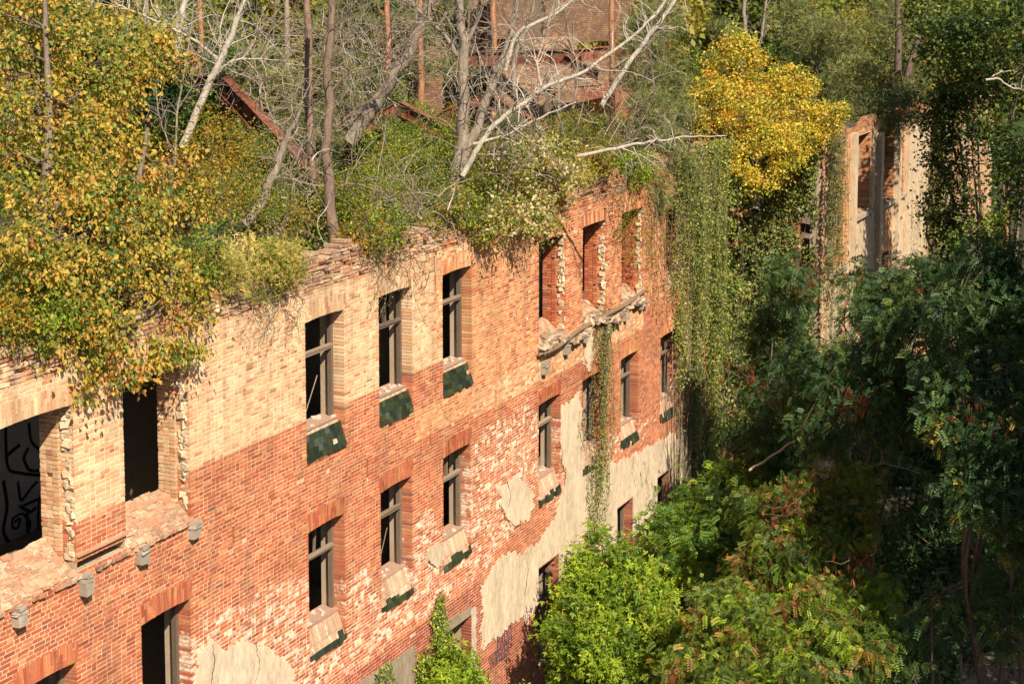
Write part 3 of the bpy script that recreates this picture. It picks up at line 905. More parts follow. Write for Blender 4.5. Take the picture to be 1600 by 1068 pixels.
def wood(base, top, r0, cents=None, col=(.2, .16, .12), r1=.03, lean=.03, nbr=60, thin=.012, sides=7, low=.25, limb=5):
    """tapered trunk, main limbs, thin branches reaching the clump centres"""
    mb = MB()
    T = curve(base, top, 12, 0, lean)
    mb.tube(T, np.linspace(r0, r1, 12) * (1 + .12 * rng.normal(size=12).clip(-1, 1)), sides, col)
    if cents is None or len(cents) == 0: return mb, T
    sel = cents[rng.permutation(len(cents))[:nbr]]
    # limbs: to a few far apart centres
    L = []
    lc = sel[:limb]
    for c in lc:
        i = int(np.clip(rng.uniform(low, .75) * 11, 1, 10)); P = curve(T[i], c, 8, .06, .07)
        rr = r0 * (1 - i / 12) * .55 + thin
        mb.tube(P, np.linspace(rr, thin, 8), 5, col); L.append(P)
    pts = np.concatenate(L + [T[int(low * 11):]])
    for c in sel[limb:]:
        dist = np.linalg.norm(pts - c, axis=1) + .8 * np.maximum(0, pts[:, 2] - c[2])
        q = pts[np.argmin(dist)]
        mb.tube(curve(q, c, 6, .03, .09), np.linspace(thin * 1.8, thin * .4, 6), 4, col, False)
    return mb, T


def tree(name, label, cat, base, top, r0, B, pal, size, shape='oval', group=None, bark=(.2, .16, .12), mat='leaf', wk={}, **kw):
    root = empty(name, base, label, cat, group)
    cb, cents = crown(B, pal, size, shape, **kw)
    wb, _ = wood(base, top, r0, cents, bark, **wk)
    keep(wb.build('trunk', M['bark'], None, True), root)
    keep(cb.build('crown', M[mat]), root)
    return root


def shrub(name, label, cat, base, B, pal, size, shape='oval', group=None, stems=7, bark=(.17, .13, .1), mat='leaf', **kw):
    root = empty(name, base, label, cat, group)
    cb, cents = crown(B, pal, size, shape, **kw)
    wb = MB()
    for c in cents[rng.permutation(len(cents))[:stems * 3]]:
        wb.tube(curve(np.asarray(base) + rng.normal(0, .12, 3) * [1, 1, 0], c, 7, 0, .08), np.linspace(.018, .005, 7), 4, bark, False)
    keep(wb.build('stems', M['bark']), root)
    keep(cb.build('foliage', M[mat]), root)
    return root


def bare(name, label, paths, col, twigs=60, group=None, tl=1.2, base=None, cat='tree', r_tw=.012, up=.3, sub=2):
    """leafless tree from main limbs [(points, r0, r1)], with random side twigs"""
    base = paths[0][0][0] if base is None else base
    root = empty(name, base, label, cat, group)
    mb = MB(); pool = []
    for (P, a, b) in paths:
        P = np.asarray(P, float)
        t = np.linspace(0, len(P) - 1, max(8, len(P) * 4)); Q = np.stack([np.interp(t, range(len(P)), P[:, k]) for k in range(3)], -1)
        for _ in range(3): Q[1:-1] = (Q[:-2] + 2 * Q[1:-1] + Q[2:]) / 4
        Q[1:-1] += rng.normal(0, .02, Q[1:-1].shape) * max(.6, a * 8)
        mb.tube(Q, np.linspace(a, b, len(Q)), 7, col)
        m = len(Q)
        for i in range(int(m * .3), m): pool.append((Q[i], unit(Q[min(i + 1, m - 1)] - Q[max(i - 1, 0)]), a + (b - a) * i / m))
    keep(mb.build('trunk', M['bark'], None, True), root)
    tw = MB()
    for k in range(twigs):
        p, d, r = pool[rng.integers(len(pool))]
        L = tl * rng.uniform(.35, 1.2)
        v = unit(d * .5 + rdir(1)[0] + np.array([0, 0, up])) * L
        Q = curve(p, p + v, 8, -.1, .12); rr = min(r * .6, r_tw * rng.uniform(.8, 1.8))
        tw.tube(Q, np.linspace(rr, .004, 8), 4, np.array(col) * 1.05, False)
        for j in range(sub):
            q = Q[rng.integers(2, 7)]; v2 = unit(v / L * .6 + rdir(1)[0] * .9) * L * rng.uniform(.25, .6)
            tw.tube(curve(q, q + v2, 6, -.05, .13), np.linspace(rr * .5, .003, 6), 3, np.array(col) * 1.05, False)
    if twigs: keep(tw.build('twigs', M['bark']), root)
    return root


def copytree(o, loc, rz=0, sc=1.0, label=None):
    c = o.copy(); COL.objects.link(c)
    c.location = loc; c.rotation_euler = (0, 0, rz); c.scale = (sc, sc, sc)
    if label: c['label'] = label
    for ch in [x for x in o.children]:
        d = ch.copy(); COL.objects.link(d); d.parent = c
        d.matrix_parent_inverse = ch.matrix_parent_inverse.copy()
        for g2 in ch.children:
            e = g2.copy(); COL.objects.link(e); e.parent = d
    return c


# ================================================================== far woods
GB, GP = (.22, .18, .14), (.40, .20, .11)


def proto(name, label, group, H, R, pal, kind, seed_r=(0, 0)):
    base = np.array([0, 0, 0.0]); B = []
    for k in range(15):
        z = H * rng.uniform(.34, .95); rr = R * (1 - ((z / H - .5) / .62) ** 2) * rng.uniform(.35, .8)
        a = rng.uniform(0, 6.28)
        B.append((np.array([math.cos(a) * rr, math.sin(a) * rr, z]), np.array([1, 1, .8]) * R * rng.uniform(.28, .48)))
    if kind == 'pine':
        B = []
        for k in range(26):
            z = H * rng.uniform(.5, .98); rr = R * rng.uniform(.1, .8) * (1.15 - .5 * z / H); a = rng.uniform(0, 6.28)
            B.append((np.array([math.cos(a) * rr, math.sin(a) * rr, z]), np.array([1, 1, .45]) * R * rng.uniform(.22, .36)))
        return tree(name, label, 'tree', base, (0.3, 0, H), .17, B, pal, .36, 'needle', group, GP, 'needle', dens=.5, per=30, cr=.42, droop=-.2, hollow=.2, wk=dict(lean=.012, nbr=60, thin=.02))
    return tree(name, label, 'tree', base, (.3, .2, H * .96), .20, B, pal, .27, 'oval', group, GB, 'leaf', dens=.6, per=46, cr=.6, droop=.3, hollow=.35, wk=dict(lean=.02, nbr=60, thin=.025, low=.2))


protos = [
    proto('woodland_tree', 'green broadleaf tree in the woods behind the ruin', 'green trees of the woods behind', 19, 3.6, 'far', 'b'),
    proto('woodland_tree', 'yellowing broadleaf tree in the woods behind the ruin', 'yellowing trees of the woods behind', 18, 3.3, 'fargold', 'b'),
    proto('pine_tree', 'pine with orange bark in the woods behind the ruin', 'pines of the woods behind', 20, 3.0, 'olive', 'pine'),
    proto('woodland_tree', 'dark green broadleaf tree deep in the woods', 'dark trees of the woods behind', 20, 3.8, 'fardark', 'b'),
]
used = [False] * 4
row = []
for (zz, n, pw) in ((72, 12, (.45, .25, .3, 0)), (84, 15, (.4, .25, .25, .1)), (98, 17, (.35, .2, .25, .2)), (116, 20, (.3, .15, .25, .3)), (135, 22, (.4, .2, .2, .2)), (155, 24, (.4, .2, .2, .2)), (68, 0, (1, 0, 0, 0))):
    for i in range(n):
        px = -60 + (1720) * (i + rng.uniform(.1, .9)) / n
        p = at(px, 300, zz + rng.uniform(-4, 4))
        x, y = p[0], p[1]
        if -15 < x < 26.5 and -2 < y < 18.5: continue        # the main block
        if 31 < x < 72 and -7 < y < 14: continue             # the far wing
        if y < -3 and x < 60: continue
        k = rng.choice(4, p=pw)
        if px > 1400: k = rng.choice([0, 3, 3, 2])
        row.append((k, x, y))
for (px, zz, k) in ((1040, 80, 0), (1085, 76, 1), (1130, 79, 0), (1185, 82, 2), (1240, 86, 0), (1010, 90, 0), (1060, 98, 1), (1110, 95, 0), (1160, 100, 3), (1215, 102, 0), (1290, 98, 1), (1345, 96, 0), (1400, 92, 0), (1450, 88, 3), (1500, 84, 3), (1550, 82, 3), (1600, 80, 3), (1480, 92, 0), (1560, 95, 3)):
    p = at(px, 300, zz); row.append((k, p[0], max(p[1], 9.8 if p[0] < 74 else -9)))
for (k, x, y) in row:
    loc = (x, y, -.2); rz = rng.uniform(0, 6.28); sc = rng.uniform(.85, 1.12)
    if not used[k]:
        used[k] = True; protos[k].location = loc; protos[k].rotation_euler = (0, 0, rz); protos[k].scale = (sc,) * 3
    else:
        copytree(protos[k], loc, rz, sc)
for k in range(4):
    if not used[k]: protos[k].location = (60 + k * 6, 60, 0)

# ================================================================== the far wing
def simplewall(X0, X1, Y, Z1, opn, label_zone, top=None, reveal=.6):
    return Wall(X0, X1, 0, Z1, opn, label_zone, lambda x, z: -.2, top or (lambda x: Z1), Y, reveal, .9)


wing = empty('brick_wing', (42, -1.7, 0), 'far wing of the ruin with cream plastered piers and deep dark window bays', 'building')
WY = -1.7
wo = [dict(x0=34.9, x1=36.3, z0=8.0, z1=12.9, row=1), dict(x0=37.75, x1=40.5, z0=9.7, z1=12.9, row=1), dict(x0=42.2, x1=44.9, z0=9.6, z1=12.9, row=1), dict(x0=45.6, x1=46.8, z0=9.6, z1=12.9, row=1),
      dict(x0=38.0, x1=40.0, z0=4.6, z1=7.4, row=2), dict(x0=42.6, x1=44.3, z0=4.6, z1=7.4, row=2)]
ww_ = Wall(33.3, 53.3, 0, 13.7, wo, lambda x, z: 'dark' if rng.random() < .3 else 'orange', lambda x, z: -.12 + .3 * math.exp(-((z - 8.6) / 1.2) ** 2), lambda x: 13.5 + .25 * math.sin(x * 1.3), WY, .42, .5)
b_ = ww_.bricks()
keep(b_.build('brick_facade', M['brick']), wing)
cb = ww_.core(.6, 13.1)
cb.bx(33.305, 33.6, WY + .91, 9, 0, 13.4, (.34, .15, .09), 0)
cb.bx(33.3, 53.3, 8.7, 9, 0, 13.2, (.3, .15, .1), 0)
cb.bx(53.0, 53.3, WY + .91, 8.7, 0, 13.2, (.3, .15, .1), 0)
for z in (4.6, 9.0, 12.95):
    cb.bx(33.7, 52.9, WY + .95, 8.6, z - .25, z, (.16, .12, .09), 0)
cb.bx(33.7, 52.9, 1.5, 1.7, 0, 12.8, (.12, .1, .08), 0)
keep(cb.build('mortar_and_core', M['brick']), wing)
ops_keep = ops; ops = []
PW = (0.60, .46, .31)
WP = lambda L: [(x, z) for x, z in L]
for L in ([(33.32, 3), (33.32, 13.3), (34.1, 13.35), (34.75, 13.1), (34.7, 8.2), (36.4, 7.2), (36.6, 3)], [(36.9, 2), (36.9, 8.2), (37.6, 9.3), (41.2, 9.5), (41.6, 8.0), (41.5, 2)],
          [(47.3, 2), (47.2, 12.4), (49, 13.1), (53.28, 12.9), (53.28, 2)], [(40.9, 9.6), (40.8, 13.0), (41.5, 13.0), (41.4, 9.7)], [(44.7, 2), (44.6, 9.3), (47, 9.3), (47, 2)]):
    sheet('plaster', L, PW, M['plaster'], wing, Y=WY, st_=.07, wob=.09, holes=wo)
ops = ops_keep
pl = MB()   # projecting pilasters, sills and cornice
for x in (33.5, 37.1, 41.6, 45.0, 47.0, 52.7):
    pl.bx(x, x + .55, WY - .22, WY - .002, 0, 12.9 + rng.uniform(-.3, .4), PW, 0, .01)
keep(pl.build('pilasters', M['plaster']), wing)
for o in wo:
    s_ = MB(); s_.bx(o['x0'] - .1, o['x1'] + .1, WY - .18, WY + .5, o['z0'] - .16, o['z0'], (.42, .34, .25), 0, .02)
    for k in range(14): s_.box((rng.uniform(o['x0'], o['x1']), WY + rng.uniform(-.1, .4), o['z0'] + .03), (.08, .07, .035), np.array(Matrix.Rotation(rng.uniform(0, 3), 3, 'Z')), pick('rubble'), 0, .01)
    keep(s_.build('window_sill', M['stone']), wing)
keep_soil = MB()
keep_soil.bx(33.4, 53.2, WY + .3, 8.9, 13.0, 13.25, (.08, .07, .04), 0, .02)
keep(keep_soil.build('roof', M['soil']), wing)

# beyond it another block
blk = empty('brick_block', (65, -1, 0), 'distant brick wall fragment glimpsed between dark trees at the right', 'building')
bo = [dict(x0=62.6, x1=63.8, z0=9.6, z1=12.5), dict(x0=65.6, x1=66.8, z0=9.6, z1=12.5)]
w3 = Wall(58.5, 70, 0, 12.6, bo, lambda x, z: 'orange' if rng.random() < .6 else 'dark', lambda x, z: -.1 + .4 * math.exp(-((x - 61) / .8) ** 2), lambda x: 12.4 + .3 * math.sin(x * 2), WY, .5, .6)
keep(w3.bricks().build('brick_facade', M['brick']), blk)
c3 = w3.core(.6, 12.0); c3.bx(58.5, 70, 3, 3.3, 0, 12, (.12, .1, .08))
keep(c3.build('mortar_and_core', M['brick']), blk)
p3 = MB()
for x in (59.4, 61.0, 64.3, 67.6): p3.bx(x, x + .6, WY - .25, WY - .002, 0, 11.8, (.5, .38, .27), 0, .01)
keep(p3.build('pilasters', M['plaster']), blk)

# ================================================================== brick tower ruin behind the roof
tw_ = empty('brick_stair_tower', (34, 19, 0), 'broken brick stair tower with a dark doorway behind the bare trees', 'building')
zc = 66
pa_, pb_ = at(770, 150, zc), at(1010, 150, zc + 9)


def facing(mb, px0, px1, py0, py1, z0, z1, col):
    """thick masonry slab standing between two image columns, from row py1 up to row py0"""
    a, b = at(px0, py1, z0), at(px1, py1, z1)
    top = at(px0, py0, z0)[2]
    d = b - a; d[2] = 0; L = np.linalg.norm(d); d /= L; nrm = np.array([-d[1], d[0], 0])
    if nrm @ FW < 0: nrm = -nrm
    zb = min(a[2], b[2])
    c = (a + b) / 2 + nrm * .35; c[2] = (zb + top) / 2
    R = np.stack([d, nrm, [0, 0, 1]], 1)
    return c, R, L, zb, top


def brickslab(mb, core, px0, px1, py0, py1, z0, z1, pal='red', hole=None):
    c, R, L, zb, top = facing(None, px0, px1, py0, py1, z0, z1, None)
    core.box(c, (L / 2 - .01, .34, (top - zb) / 2), R, (.50, .36, .24))
    for k in range(int((top - zb) / CO)):
        x = -L / 2 - rng.uniform(0, .1); z = zb + k * CO
        while x < L / 2:
            l_b = .13 if rng.random() < .5 else .26
            if k < (top - zb) / CO - rng.uniform(0, 6):
                q = c + R @ np.array([x + l_b / 2, -.355 + rng.normal(0, .003), 0]); q[2] = z + CO / 2
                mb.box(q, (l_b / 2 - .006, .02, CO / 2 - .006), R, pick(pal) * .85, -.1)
            x += l_b


tb, tc = MB(), MB()
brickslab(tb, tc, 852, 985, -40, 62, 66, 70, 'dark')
brickslab(tb, tc, 835, 900, 60, 86, 65, 67, 'rubble')
brickslab(tb, tc, 780, 1010, 84, 128, 64, 70, 'rubble')
brickslab(tb, tc, 780, 848, 128, 230, 64.02, 65.8, 'rubble')
brickslab(tb, tc, 868, 905, 128, 230, 66.3, 67.5, 'rubble')
brickslab(tb, tc, 905, 1005, 128, 230, 67.5, 70, 'red')
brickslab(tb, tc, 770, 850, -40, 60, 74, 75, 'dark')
keep(tb.build('brickwork', M['brick']), tw_); keep(tc.build('core', M['brick']), tw_)

# more old masonry in the woods, upper left of the tower
tb, tc = MB(), MB()
w2 = empty('brick_gable', (20, 22, 0), 'shaded brick gable remnant among the pines above the steel frames', 'wall')
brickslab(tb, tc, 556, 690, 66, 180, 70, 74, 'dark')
brickslab(tb, tc, 750, 800, -30, 90, 76, 78, 'red')
keep(tb.build('brickwork', M['brick']), w2); keep(tc.build('core', M['brick']), w2)

# ================================================================== rusty steel
RC = (.16, .055, .03)


def ibeam(mb, p0, p1, h=.4, w_=.2, col=RC):
    p0, p1 = np.array(p0), np.array(p1); d = p1 - p0; L = np.linalg.norm(d); d /= L
    s_ = unit(np.cross(d, [0, 0, 1.0])); u = np.cross(s_, d)
    R = np.stack([d, s_, u], 1); c = (p0 + p1) / 2
    mb.box(c, (L / 2, .012, h / 2 - .012), R, col)
    for sg in (-1, 1): mb.box(c + u * sg * h / 2, (L / 2 + .003, w_ / 2, .012), R, np.array(col) * 1.2)
    for k in range(int(L / .9)):
        mb.box(c + d * (-L / 2 + .5 + k * .9), (.01, w_ / 2 - .02, h / 2 - .02), R, np.array(col) * .9)


def truss(label, segs):
    root = empty('steel_beam', at(*segs[0][0]), label, 'beam')
    mb = MB()
    for s_ in segs:
        ibeam(mb, at(*s_[0]), at(*s_[1]), s_[2], s_[2] * .55, np.array(RC) * rng.uniform(.8, 1.3) * (s_[3] if len(s_) > 3 else 1))
    keep(mb.build('girder', M['rust']), root)
    pr = MB()                                            # props down to the roof
    for s_ in segs[:1]:
        a = at(*s_[0]); pr.tube([a, [a[0], a[1], 13.2]], .06, 6, RC)
    keep(pr.build('prop', M['rust']), root)


truss('heavy rusty girder slanting down to the wall head beside the forked pine', [((348, 130, 46), (470, 262, 42), .50), ((470, 262, 42), (552, 372, 38.6), .45), ((284, 130, 48), (346, 127, 46.3), .32)])
truss('rusty rafter pair with its ridge left of the grey multi-stemmed tree', [((624, 168, 57), (693, 205, 56), .42), ((622, 168, 57), (556, 210, 57), .40), ((556, 212, 57), (470, 185, 60), .3)])
truss('rusty rafter pair with its ridge behind the grey multi-stemmed tree', [((757, 152, 58), (895, 232, 54), .42), ((755, 152, 58), (690, 184, 58), .36)])
truss('long level rusty girder in front of the brick stair tower', [((728, 93, 63), (888, 88, 63), .52), ((888, 88, 63), (1000, 76, 66), .42, 1.8), ((880, 92, 62.8), (934, 118, 62), .34)])
truss('thin rusty bar lying in bushes near the wall head', [((560, 215, 48), (640, 262, 46), .22, 1.3), ((500, 320, 40), (560, 350, 39.5), .2)])

# ================================================================== bare and dead trees on the roof
def pth(L, a, b, z):
    return ([at(p[0], p[1], (p[2] if len(p) > 2 else z)) for p in L], a, b)


WH = (.50, .44, .36); GY = (.30, .245, .19); PB = (.22, .155, .115); BR = (.15, .11, .085)
bare('birch_tree', 'white birch trunk left of the slanting rusty girder, rising out of frame', [pth([(262, 155, 47), (272, 90), (284, 30), (293, -40)], .13, .08, 47)], WH, 26, tl=1.6)
bare('birch_tree', 'white leaning birch trunk crossing above the top of the slanting girder', [pth([(285, 230, 44), (325, 135), (355, 75), (392, -30)], .115, .07, 44), pth([(345, 95), (300, 60), (235, 30), (180, 6)], .05, .02, 44), pth([(325, 120), (370, 90), (450, 95)], .04, .012, 44)], WH, 60, tl=1.7)
bare('dead_tree', 'short grey leaning trunk on the wall head in front of the slanting girder', [pth([(384, 350, 34), (412, 315), (428, 270), (445, 225), (470, 168)], .13, .05, 34), pth([(440, 235), (470, 200), (450, 165), (420, 178)], .03, .008, 34)], GY, 26, tl=1.0)
bare('pine_tree', 'tall dark pine stem rooted on the wall edge, right one of the close pair', [pth([(524, 384, 36.6), (516, 330), (511, 250), (513, 130), (521, -60)], .14, .08, 36.6), pth([(512, 300), (545, 285), (600, 300), (640, 330)], .03, .008, 36.6), pth([(514, 345), (540, 372), (600, 370)], .03, .01, 36), pth([(512, 215), (560, 165), (600, 150)], .03, .01, 36.6), pth([(512, 150), (545, 110), (600, 100), (640, 60)], .03, .01, 36.6)], PB, 70, tl=1.3)
bare('pine_tree', 'tall reddish pine stem, left one of the close pair on the wall edge', [pth([(496, 352, 38.5), (488, 270), (482, 120), (476, -60)], .12, .08, 38.5)], (.26, .17, .125), 34, tl=1.2)
bare('dead_tree', 'thick grey trunk leaning right behind the pine pair', [pth([(545, 222, 44), (590, 160), (635, 85), (690, -40)], .22, .13, 44), pth([(600, 145), (560, 190), (525, 205)], .05, .02, 44), pth([(628, 95), (560, 80), (520, 70)], .04, .01, 44)], GY, 110, tl=1.9)
bare('dead_tree', 'grey multi-stemmed tree above the middle of the wall', [pth([(708, 322, 41), (718, 250), (726, 170), (724, 60), (712, -50)], .20, .10, 41), pth([(716, 262), (742, 205), (770, 130), (800, 60), (812, -40)], .15, .07, 41), pth([(726, 110), (700, 60), (660, 20), (620, -20)], .07, .03, 41), pth([(728, 70), (752, 20), (765, -40)], .06, .03, 41)], GY, 150, tl=1.8)
bare('dead_tree', 'bleached white limb arching right out of the multi-stemmed tree', [pth([(722, 275, 40), (745, 235), (770, 195), (810, 165), (860, 130), (900, 120), (960, 80), (1010, 40), (1050, -10)], .075, .03, 40), pth([(740, 225), (790, 212), (830, 190), (900, 160)], .04, .015, 40), pth([(845, 135), (838, 100), (850, 60), (862, 10)], .035, .01, 40), pth([(790, 110), (805, 50), (870, 22), (920, -20)], .06, .03, 41)], WH, 70, tl=1.3)
bare('dead_branch', 'bleached horizontal dead branch reaching out over the wall top', [pth([(903, 244, 43), (960, 232), (1010, 222), (1070, 214), (1135, 212)], .055, .012, 43), pth([(965, 231), (1000, 240), (1030, 262)], .02, .006, 43)], WH, 16, cat='branch', tl=.7, up=-.2)
bare('dead_tree', 'slim bleached stem leaning right before the brick stair tower', [pth([(940, 165, 50), (975, 110), (1010, 60), (1050, 10), (1070, -30)], .09, .05, 50)], WH, 30, tl=1.3)
bare('dead_tree', 'grey stem with bare twigs in front of the tower brickwork', [pth([(805, 150, 50), (800, 90), (830, 30), (842, -40)], .09, .05, 50), pth([(895, 170, 50), (905, 110), (890, 60), (880, 10)], .05, .02, 50)], GY, 60, tl=1.5)
for q, (px, lb) in enumerate(((605, 'thin orange pine stem left of the ridge of the rusty rafters'), (656, 'thin orange pine stem over the rusty rafter ridge'), (312, 'orange pine stem behind the leaning birch'), (227, 'thin pale stem behind the golden tree'),
                 (955, 'thin orange pine stem before the stair tower at its right edge'), (770, 'orange pine stem just left of the stair tower'), (447, 'thin grey stem left of the pine pair'), (1035, 'thin orange pine stem right of the stair tower'))):
    z_ = 58 + 3 * (q % 3)
    bare('pine_tree', lb, [pth([(px, 215, z_), (px + 3, 100), (px - 2, -60)], .13, .09, z_)], (.42, .20, .11) if 'orange' in lb else GY, 16, tl=1.4)
bare('dead_tree', 'two thin bare stems rising from the top of the amber tree', [pth([(1160, 120, 66), (1163, 60), (1164, -30)], .11, .07, 66), pth([(1178, 100, 66), (1192, 50), (1200, -20)], .07, .04, 66)], GY, 24, tl=1.5)
bare('dead_tree', 'dark leaning trunk above the far wing', [pth([(1418, 120, 76), (1435, 60), (1455, -20)], .16, .10, 76), pth([(1403, 110, 76), (1405, -30)], .17, .13, 76)], BR, 16, tl=2)

# tangle of bleached dead twigs over the roof scrub
tgl = [(600, 130, 48, 120, 70), (560, 90, 44, 80, 60), (800, 230, 42, 60, 50), (470, 300, 37, 40, 60), (620, 330, 39, 60, 30), (880, 150, 48, 90, 60), (1010, 200, 48, 60, 70), (350, 110, 46, 60, 50)]
tlab = ['tangle of bare twigs between the leaning trunk and the multi-stemmed tree', 'tangle of bare twigs around the pine pair', 'bare twigs in the pale bush at the wall head', 'bare twigs at the foot of the slanting girder', 'dry twigs over the middle of the wall head', 'tangle of bleached twigs before the brick tower', 'grey twigs hanging beside the olive pine', 'dead twigs at the top of the slanting girder']
for (px, py, z_, rx_, ry_), lb in zip(tgl, tlab):
    mb = MB(); n = 95
    for k in range(n):
        p = at(px + rng.normal(0, rx_ * .6), py + rng.normal(0, ry_ * .6), z_ + rng.normal(0, 1.2))
        L = rng.uniform(.6, 2.2); v = unit(rdir(1)[0] + np.array([0, 0, .35])) * L
        mb.tube(curve(p, p + v, 9, -.1, .14), np.linspace(rng.uniform(.007, .018), .003, 9), 3, np.array(GY if rng.random() < .6 else WH) * rng.uniform(.6, 1.1), False)
    o = mb.build('twig_tangle', M['bark']); tag(o, lb, 'twigs')

# ================================================================== leafy plants on the roof
bp = lambda L: blobs_px(L)
z0_ = lambda px, d=0: wz(px) + d
tree('golden_tree', 'big golden-green tree with heart-shaped leaves filling the upper left corner', 'tree', at(60, 520, wz(60) + 1.2), at(70, -60, wz(60) + 3.5), .14,
     bp([(40, 50, z0_(40, 4), 120, 90), (150, 100, z0_(150, 4), 110, 90), (40, 200, z0_(40, 3), 110, 90), (150, 240, z0_(150, 2.4), 90, 80), (240, 80, z0_(240, 5), 60, 60), (100, 330, z0_(100, 1.4), 100, 60)]), 'gold', .080, 'heart', dens=.72, per=66, cr=.38, droop=1.0, hollow=.4, wk=dict(nbr=190, thin=.016))
tree('golden_tree', 'golden-green tree spilling its leaves over the broken wall head at left', 'tree', at(205, 470, wz(205) + 1.0), at(230, 200, wz(205) + 1.8), .09,
     bp([(190, 330, z0_(190, 1.0), 90, 70), (270, 300, z0_(270, 1.6), 70, 70), (130, 430, z0_(130, .2), 80, 55), (230, 420, z0_(230, .3), 70, 50), (60, 440, z0_(60, .2), 60, 60), (20, 400, z0_(20, .6), 50, 60), (280, 470, z0_(280, -.1), 40, 50), (150, 500, z0_(150, -.25), 60, 40)]), 'gold', .080, 'heart', dens=.75, per=62, cr=.34, droop=1.1, hollow=.4, wk=dict(nbr=170, thin=.014))
shrub('hanging_shrub', 'golden leafy branches hanging over the second opening from the left', 'shrub', at(200, 505, wz(200) + .3),
      bp([(120, 530, z0_(120, -.35), 45, 40), (180, 560, z0_(180, -.4), 40, 45), (215, 590, z0_(215, -.4), 28, 28), (255, 545, z0_(255, -.35), 40, 28), (300, 545, z0_(300, -.4), 26, 20), (130, 600, z0_(130, -.35), 18, 30)]), 'gold', .078, 'heart', dens=.8, per=36, cr=.26, droop=1.3)
shrub('feathery_shrub', 'fine orange-green shrub between the golden tree and the slanting girder', 'shrub', at(330, 330, wz(330) + 2.2),
      bp([(335, 225, z0_(335, 2.6), 55, 50), (365, 280, z0_(365, 2), 40, 50), (310, 300, z0_(310, 1.5), 50, 50)]), 'orange', .055, 'oval', dens=1.2, per=60, cr=.34, droop=.2)
shrub('oak_sapling', 'dark green oak sapling behind the golden tree beside the white birch', 'shrub', at(230, 200, 46), bp([(232, 115, 45.5, 46, 30), (245, 150, 45.5, 40, 26), (205, 130, 45.5, 28, 30)]), 'dark', .15, 'star', dens=1.1, per=38, cr=.36)
shrub('shrub', 'dull green shrub on the wall head left of the pine pair', 'shrub', at(430, 370, wz(430) + .8), bp([(410, 320, z0_(410, 1.5), 45, 40), (445, 335, z0_(445, .7), 40, 40), (400, 250, z0_(400, 4), 40, 50), (460, 280, z0_(460, 3), 24, 40)]), 'shrub', .05, 'oval', dens=1.1, per=52, cr=.30)
shrub('dry_grass_tuft', 'yellow dry grass tuft hanging over the wall head left of the first framed window', 'grass', at(400, 400, wz(400) + .3), bp([(380, 400, z0_(380, .2), 50, 30), (425, 410, z0_(425, -.05), 36, 24), (350, 430, z0_(350, -.1), 36, 26), (400, 440, z0_(400, -.3), 24, 24)]), 'straw', .12, 'needle', dens=1.2, per=24, cr=.26, droop=.5, mat='needle', pal2='shrub', p2=.5)
shrub('shrub', 'small orange-green shrub right at the foot of the pine pair', 'shrub', at(475, 370, wz(475) + .6), bp([(462, 352, z0_(462, .6), 22, 22), (475, 330, z0_(475, 1.0), 14, 20)]), 'orange', .05, 'oval', dens=.9, per=36, cr=.24)
shrub('shrub', 'round yellow-green shrub on the wall head right of the pine pair', 'shrub', at(590, 360, wz(590) + 1.2), bp([(590, 320, z0_(590, 1.2), 50, 36), (640, 260, z0_(640, 3), 50, 50), (600, 240, z0_(600, 5), 50, 46), (560, 290, z0_(560, 2.4), 40, 40), (650, 320, z0_(650, 1), 40, 26)]), 'lime', .05, 'oval', dens=1.15, per=52, cr=.34, pal2='shrub', p2=.65)
shrub('shrub', 'yellow-green shrub around the foot of the multi-stemmed tree', 'shrub', at(695, 320, wz(695) + 1.4), bp([(690, 250, z0_(690, 3), 40, 46), (670, 215, z0_(670, 6), 50, 30), (740, 290, z0_(740, .8), 30, 40), (700, 290, z0_(700, 1.2), 30, 36)]), 'shrub', .055, 'oval', dens=1.1, per=50, cr=.32, pal2='lime', p2=.25)
shrub('variegated_bush', 'pale cream-leaved bush spilling over the wall head left of the balcony windows', 'shrub', at(800, 330, wz(800) + .8), bp([(830, 240, z0_(830, .8), 60, 34), (790, 270, z0_(790, .5), 50, 40), (860, 285, z0_(860, .1), 36, 40), (815, 320, z0_(815, -.1), 50, 36), (850, 350, z0_(850, -.4), 24, 26), (770, 330, z0_(770, .0), 28, 30), (790, 325, z0_(790, -1.5), 26, 20), (775, 350, z0_(775, -1.2), 16, 22), (815, 345, z0_(815, -1.4), 26, 22), (880, 250, z0_(880, .8), 30, 30)]), 'pale', .10, 'oval', dens=1.2, per=40, cr=.32, pal2='shrub', p2=.42)
shrub('shrub', 'dusky green climbing scrub hanging between the second and third balcony windows', 'shrub', at(960, 290, wz(960) + .8), bp([(905, 225, z0_(905, 2), 36, 36), (950, 250, z0_(950, 1.5), 36, 40), (960, 330, z0_(960, -.2), 22, 50), (990, 370, z0_(990, -.35), 16, 46), (930, 200, z0_(930, 5), 50, 46)]), 'rusty', .055, 'oval', dens=.95, per=40, cr=.32, pal2='orange', p2=.4)
tree('pine_tree', 'olive grey pine leaning over the wall right of the balcony windows', 'tree', at(1030, 300, wz(1030) + 1.2), at(1010, 40, wz(1030) + 2), .10,
     bp([(1010, 180, z0_(1010, 1.8), 36, 40), (1050, 190, z0_(1050, 2), 40, 44), (1030, 240, z0_(1030, .8), 50, 36), (1060, 280, z0_(1060, .1), 36, 36), (1020, 300, z0_(1020, -.1), 30, 30), (1050, 120, z0_(1050, 4), 40, 40), (1000, 100, z0_(1000, 5), 36, 50), (1020, 40, z0_(1020, 5), 50, 40)]), 'olive', .16, 'needle', dens=.95, per=34, cr=.36, droop=-.1, bark=BR, mat='needle', wk=dict(nbr=60))
